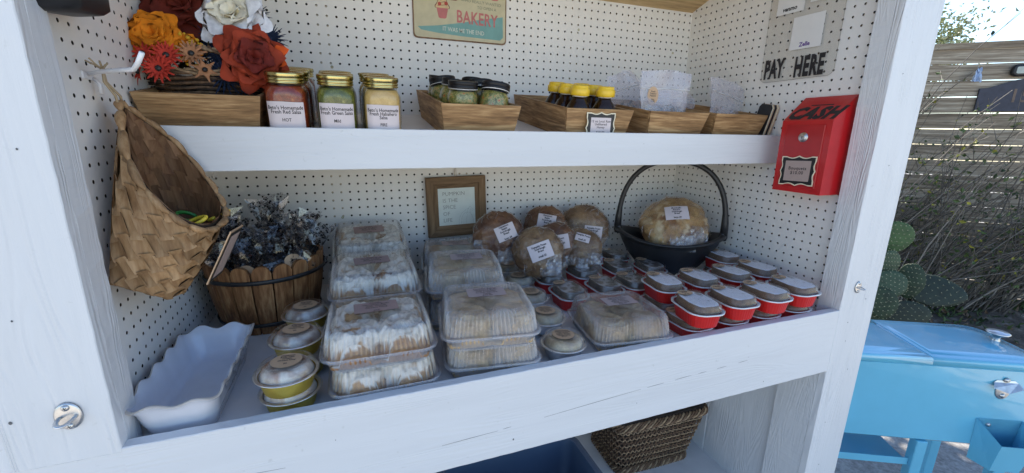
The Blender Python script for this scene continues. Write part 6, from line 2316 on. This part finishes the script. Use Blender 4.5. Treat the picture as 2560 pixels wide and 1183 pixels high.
# thorny shrubs leaning along the fence
def shrub(label, s_, d, nst, hmin, hmax, lean, leafs, seed, zb=-57):
    rg = random.Random(seed)
    base = FP + FD * s_ + FN * d
    o = thing('shrub', label, 'shrub', (base.x, base.y, zb), group='shrubs along the fence')
    st, lf = MB(), MB()
    for k in range(nst):
        p = FD * rg.uniform(-9, 9) + FN * rg.uniform(-4, 6)
        L = rg.uniform(hmin, hmax)
        dirv = Vector((0, 0, 1)) + (-FD) * (lean + rg.gauss(0, .28)) + FN * rg.gauss(0.0, .12)
        dirv.normalize()
        pts = [p.copy()]
        n = 9
        for i in range(n):
            dirv = (dirv + (-FD) * rg.gauss(.03, .10) + FN * rg.gauss(0, .06) + Vector((0, 0, rg.gauss(-.03, .06)))).normalized()
            p = p + dirv * (L / n)
            pd_ = p.dot(FN) + d
            if pd_ < 2.5:
                p = p + FN * (2.5 - pd_)
            pts.append(p.copy())
        r0 = rg.uniform(.14, .36)
        st.tube(pts, [r0 * (1 - .8 * i / n) + .03 for i in range(n + 1)], 4, 0 if rg.random() < .6 else 1, caps=False)
        for q in range(rg.randint(3, 7)):
            i = rg.randint(2, n - 1)
            a = pts[i]
            dv = (pts[i] - pts[i - 1]).normalized() + Vector((rg.gauss(0, .6), rg.gauss(0, .6), rg.gauss(.1, .5)))
            dv.normalize()
            l2 = rg.uniform(4, 15)
            tw = [a, a + dv * l2 * .5 + Vector((0, 0, rg.gauss(0, .5))), a + dv * l2]
            tw = [t_ + FN * max(0, 2.2 - (t_.dot(FN) + d)) for t_ in tw]
            st.tube(tw, [.12, .08, .05], 3, 0 if rg.random() < .5 else 1, caps=False)
            for m_ in range(leafs):
                if rg.random() < .75:
                    c = tw[0].lerp(tw[2], rg.random())
                    add_leaf(lf, c, (rg.gauss(0, 1), rg.gauss(0, 1), rg.gauss(0, 1)), rg.uniform(1.0, 2.3), rg, rg.choice((0, 0, 0, 1, 1, 0, 0, 2)), .6)
    st.build('stems', ['twig', 'twig_pale'], o)
    lf.build('foliage', ['leafgreen', 'leafdark', 'leafyellow'], o)
    return o
shrub('leftmost bare thorny shrub leaning right against the fence behind the cactus', 44, 12, 48, 45, 92, .30, 3, 1)
shrub('tangled thorny shrub in the middle of the fence with sparse leaves', 20, 15, 54, 40, 88, .38, 3, 2)
shrub('low wiry shrub below the house number plaque', -4, 13, 46, 28, 66, .35, 3, 3)
shrub('leafy climber rising over the fence top beside the stand post', 56, 10, 16, 92, 112, .10, 3, 4)

# small ground plants at the foot of the fence
b = MB()
rg = random.Random(9)
for k in range(2600):
    s_, d = rg.uniform(-60, 90), abs(rg.gauss(6, 12)) + 2
    p = FP + FD * s_ + FN * d
    zz = -ZG + 4.5 * max(0, 1 - d / 55) + .3
    for q in range(2):
        add_leaf(b, (p.x, p.y, zz), (rg.gauss(0, 1), rg.gauss(0, 1), rg.uniform(.2, 1.6)), rg.uniform(1.2, 3.4), rg, rg.choice((0, 0, 1, 1, 3)), .35)
o = b.build('ground_cover', ['leafgreen', 'leafdark', 'leafyellow', 'deadleaf'])
tag(o, 'low weeds and dead leaves along the foot of the fence', 'weeds', kind='stuff')

# edging log
b = MB()
lp0, lp1 = Vector((236, 13, -59)), Vector((300, 2, -58.2))
pts = [lp0.lerp(lp1, k / 14) + Vector((0, 0, .6 * fnoise(k * .5, 1))) for k in range(15)]
b.tube(pts, [2.6 + .4 * fnoise(k, 3) for k in range(15)], 12)
o = b.build('edging_log', 'fencewood_z')
tag(o, 'grey weathered log edging the bed by the gate', 'log')

# prickly pear
cac = thing('prickly_pear', 'prickly pear cactus with broad green pads beside the stand post', 'cactus', (163, 13, -60))
co_ = Vector((163, 13, -60))
def pad(c, wd, hh, az, tilt, mt, seed, roll=0):
    b = MB()
    T_ = Matrix.Translation(Vector(c) - co_) @ Matrix.Rotation(R(az), 4, 'Z') @ Matrix.Rotation(R(tilt), 4, 'X') @ Matrix.Rotation(R(roll), 4, 'Y')
    b.T = T_
    def f(u, v):
        a, ph = 2 * math.pi * u, math.pi * v
        x, z_, y = math.sin(ph) * math.cos(a), math.cos(ph), math.sin(ph) * math.sin(a)
        wq = 1 - .22 * max(0, -z_) - .0
        ed = 1 + .03 * math.sin(a * 9 + seed) + .05 * turb(x, z_, seed, 1.5, 2)
        return (x * wd / 2 * wq * ed, y * .45 * (1 + .1 * turb(x * 2, z_ * 2, seed, 1.6, 3)), z_ * hh / 2 * ed)
    b.grid(f, 30, 20)
    rg = random.Random(seed)
    for i in range(-3, 4):
        for j in range(-3, 4):
            x, z_ = (i + .5 * (j % 2)) * .27, j * .26
            if x * x + z_ * z_ > .85:
                continue
            y = -.46 * math.sqrt(1 - x * x - z_ * z_) - .02
            b.lathe([(.01, -.14), (.19, 0), (.01, .14)], 5, 1, c=(x * wd / 2, y, z_ * hh / 2))
            for q in range(2):
                b.tube([(x * wd / 2, y, z_ * hh / 2), (x * wd / 2 + rg.gauss(0, .3), y - .6, z_ * hh / 2 + rg.gauss(0, .3))], [.03, .01], 3, 1, caps=False)
    for q in range(26):
        a = 2 * math.pi * q / 26
        x, z_ = math.cos(a), math.sin(a)
        wq = 1 - .22 * max(0, -z_)
        b.lathe([(.01, -.12), (.16, 0), (.01, .12)], 5, 1, c=(x * wd / 2 * wq * 1.01, 0, z_ * hh / 2 * 1.01))
    b.build('pad', [mt, 'spine'], cac)
VA = 62
pad((163.2, 18.0, -22.8), 8.6, 9.4, -52, 6, 'cactus_l', 1)
pad((161.8, 17.2, -31.0), 5.2, 9.0, -40, 4, 'cactus_g', 2)
pad((166.8, 13.6, -35.6), 6.6, 10.5, -65, -8, 'cactus', 3)
pad((160.8, 15.2, -36.5), 8.0, 8.4, -50, -14, 'cactus_g', 4, 20)
pad((157.5, 14.8, -41.5), 8.2, 9.4, -58, -10, 'cactus', 5, -20)
pad((172.6, 10.8, -38.2), 15.5, 9.2, -48, -24, 'cactus_d', 6, 8)
pad((163.6, 11.6, -45.0), 12.0, 8.4, -52, -10, 'cactus_d', 7, -10)
pad((157, 16, -50.5), 9.0, 11, -60, 0, 'cactus', 8)
pad((168, 13, -51.5), 10.0, 12, -45, 3, 'cactus_d', 9)

# trees
def tree(name, label, base, h, R_, cz, nleaf, seed, mats, leafsize=(2.2, 4.5), squash=.85):
    rg = random.Random(seed)
    o = thing(name, label, 'tree', base, group=None)
    b = MB()
    b.tube([(0, 0, -1), (2, 1, h * .3), (1, -2, h * .6), (3, 0, h * .9)], [6, 4.5, 3.2, 1.2], 9)
    ends = []
    for k in range(22):
        a, q = rg.uniform(0, 6.28), rg.uniform(.3, .85)
        st = Vector((1, 0, h * q))
        e = Vector((R_ * .8 * math.cos(a) * rg.uniform(.5, 1), R_ * .8 * math.sin(a) * rg.uniform(.5, 1), cz + rg.uniform(-.6, .7) * R_ * squash))
        b.tube([st, (st + e) / 2 + Vector((0, 0, 6)), e], [1.8, 1.0, .3], 5, caps=False)
        ends.append(e)
        for j in range(3):
            e2 = e + Vector((rg.gauss(0, 1), rg.gauss(0, 1), rg.gauss(0, 1))) * R_ * .2
            b.tube([(st + e) / 2, e2], [.6, .15], 4, caps=False)
            ends.append(e2)
    b.build('trunk', 'bark', o)
    b = MB()
    for k in range(nleaf):
        c = rg.choice(ends)
        sg = R_ * .17
        p = c + Vector((rg.gauss(0, sg), rg.gauss(0, sg), rg.gauss(0, sg * .75)))
        add_leaf(b, p, (rg.gauss(0, 1), rg.gauss(0, 1), rg.gauss(-.2, .8)), rg.uniform(*leafsize), rg, rg.randrange(len(mats)), .5)
    b.build('crown', mats, o)
    return o
tree('oak_tree', 'unseen leafy tree added behind the farm stand to shade the cooler', (137, 74, -ZG), 120, 54, 150, 9000, 3, ['leafgreen', 'leafdark', 'leafdark'], (6, 11))  # hidden crown added between sun and cooler to keep the cooler shaded
tree('oak_tree', 'pale sunlit tree showing above the fence beside the right post', (396, 150, -ZG), 120, 34, 118, 5200, 8, ['leafpale', 'leafpale', 'leafpale2'], (2.0, 4.0))
# sunlit bushes and field beyond the fence
for k in range(7):
    rg = random.Random(60 + k)
    c = FP + FD * (-80 + 52 * k) - FN * (70 + 25 * (k % 2))
    o = thing('bush', 'sunlit green bush beyond the fence, seen only through its gaps', 'bush', (c.x, c.y, -ZG), group='bushes beyond the fence')
    b = MB()
    for q in range(1500):
        p = Vector((rg.gauss(0, 14), rg.gauss(0, 14), abs(rg.gauss(20, 16))))
        add_leaf(b, p, (rg.gauss(0, 1), rg.gauss(0, 1), rg.gauss(0, 1)), rg.uniform(3, 7), rg, q % 2, .6)
    b.build('foliage', ['leafpale', 'leafgreen'], o)

# wheeled patio cooler
CA = R(-27)
cl = thing('patio_cooler', 'sky blue metal patio cooler on legs with split lid beside the stand', 'cooler', (96.4, -19.2, -ZG), (0, 0, CA))
def cz(z_):
    return z_ + ZG
HL, HD = 16.6, 6.9
for sg in (-1, 1):
    b = MB()
    x0, x1 = (-HL, -.05) if sg < 0 else (.05, HL)
    ls = []
    cx_, w1 = (x0 + x1) / 2, x1 - x0
    rad = 2.3
    def corner_loop(ins, z_, sg=sg, x0=x0, x1=x1):
        P = []
        xo = (x1 - ins) if sg > 0 else (x0 + ins)
        xi = x0 + ins * .4 if sg > 0 else x1 - ins * .4
        y0, y1 = -HD + ins, HD - ins
        for (px, py, a0) in (((xo - sg * rad), y1 - rad, 90 if sg > 0 else 90), ):
            pass
        pts = [(xi, y0), (xi, y1)]
        for k in range(7):
            a = R(90 - 90 * k / 6)
            pts.append((xo - sg * rad + sg * rad * math.cos(a), y1 - rad + rad * math.sin(a)))
        for k in range(7):
            a = R(0 - 90 * k / 6)
            pts.append((xo - sg * rad + sg * rad * math.cos(a), y0 + rad + rad * math.sin(a)))
        return [(px, py, z_) for px, py in pts]
    b.loft([corner_loop(.15, cz(-27.15)), corner_loop(0, cz(-27.1)), corner_loop(0, cz(-26.35)), corner_loop(.12, cz(-26.08)), corner_loop(.4, cz(-26.0)), corner_loop(1.1, cz(-26.0)), corner_loop(1.3, cz(-25.88)), corner_loop(2.6, cz(-25.84))], 0, True, True, True)
    b.build('lid', 'blue', cl)
    b = MB()
    b.lathe([(.5, 0), (.42, .5), (.5, .8), (1.3, 1.25), (1.45, 1.4), (1.3, 1.55), (.01, 1.7)], 24, c=(sg * 14.6, .6, cz(-25.9)))
    b.build('lid_knob', 'silver', cl)
b = MB()
b.box((-HL + .6, -HD + .5, cz(-40.5)), (HL - .6, HD - .5, cz(-27.2)), 0, .35)
b.build('cooler_body', 'blue', cl)
for sx_ in (-1, 1):
    for sy_ in (-1, 1):
        b = MB()
        xx = sx_ * (HL - 2.2) if not (sx_ < 0) else -2.6
        xx = (HL - 2.4) if sx_ > 0 else -(HL - 2.4)
        b.box((xx - .8, sy_ * (HD - 1.6) - .8, cz(-57.5)), (xx + .8, sy_ * (HD - 1.6) + .8, cz(-40.6)), 0, .1)
        b.build('leg', 'blue', cl)
        b = MB()
        b.lathe([(.01, -.5), (1.4, -.5), (1.6, -.3), (1.6, .3), (1.4, .5), (.01, .5)], 20)
        b.T = Matrix()
        o = b.build('caster', 'black', cl, (xx, sy_ * (HD - 1.6), cz(-59.3)), (R(90), 0, 0))
b = MB()
b.box((1.2, -HD + .4, cz(-58)), (2.8, -HD + 1.9, cz(-40.6)), 0, .1)
b.build('front_upright', 'blue', cl)
b = MB()
b.box((-HL + 2.4, -HD + 1.2, cz(-45.4)), (1.15, HD - 1.4, cz(-44.9)), 0)
b.box((-HL + 2.4, -HD + 1.0, cz(-45.4)), (1.15, -HD + 1.2, cz(-44.2)), 0)
b.build('lower_tray', 'blue', cl)
b = MB()
b.T = Matrix.Translation((10.6, -HD + .47, cz(-29.9))) @ Matrix.Rotation(R(90), 4, 'X')
b.lathe([(.01, .12), (.9, .12), (1.0, .06), (1.0, 0)], 24, 0, ell=1.35, c=(0, -.9, 0))
b.add([(-1.6, .55, .15), (1.6, .55, .15), (2.0, -.1, .75), (0, -.75, 1.0), (-2.0, -.1, .75)], [(0, 1, 2, 3, 4)], 0, smooth=False)
b.add([(-1.6, .55, .15), (1.6, .55, .15), (1.2, .85, .05), (-1.2, .85, .05)], [(0, 1, 2, 3)], 0, smooth=False)
for yy in (.95, -1.6):
    b.lathe([(.38, .1), (.36, .25), (.01, .32)], 16, c=(0, yy, 0))
b.build('bottle_opener', 'silver', cl)
b = MB()
w0, w1 = 8.3, 14.6
yf, yb_ = -HD + .45, -HD - 3.0
zt1, zb1 = cz(-36.2), cz(-42.6)
b.loft([[(w0, yf, zt1 + .6), (w0 + .9, yb_, zt1 - 1.6), (w1 - .9, yb_, zt1 - 1.6), (w1, yf, zt1 + .6)],
        [(w0 + .3, yf, zb1), (w0 + 1.2, yb_ + .8, zb1), (w1 - 1.2, yb_ + .8, zb1), (w1 - .3, yf, zb1)]], 0, True, False, True, smooth=False)
b.loft([[(w0 + .15, yf, zt1 + .6), (w0 + 1.0, yb_ + .12, zt1 - 1.6), (w1 - 1.0, yb_ + .12, zt1 - 1.6), (w1 - .15, yf, zt1 + .6)][::-1],
        [(w0 + .45, yf, zb1 + .2), (w0 + 1.3, yb_ + .95, zb1 + .2), (w1 - 1.3, yb_ + .95, zb1 + .2), (w1 - .45, yf, zb1 + .2)][::-1]], 0, True, False, True, smooth=False)
b.build('cap_catcher', 'blue', cl)
b = MB()
b.T = Matrix.Translation((10.1, -HD + .47, cz(-36.6))) @ Matrix.Rotation(R(90), 4, 'X')
b.lathe([(.3, 0), (.28, .18), (.01, .24)], 14)
b.build('screw', 'silver', cl)
# ---------------------------------------------------------------- inches to metres
done = set()
for o in list(sc.objects):
    if o.parent is None:
        o.location = (o.location[0] * S, o.location[1] * S, (o.location[2] + ZG) * S)
    else:
        o.location = tuple(k * S for k in o.location)
    if o.type == 'MESH' and o.data.name not in done:
        done.add(o.data.name)
        o.data.transform(Matrix.Scale(S, 4))
cam.data.clip_start = .01
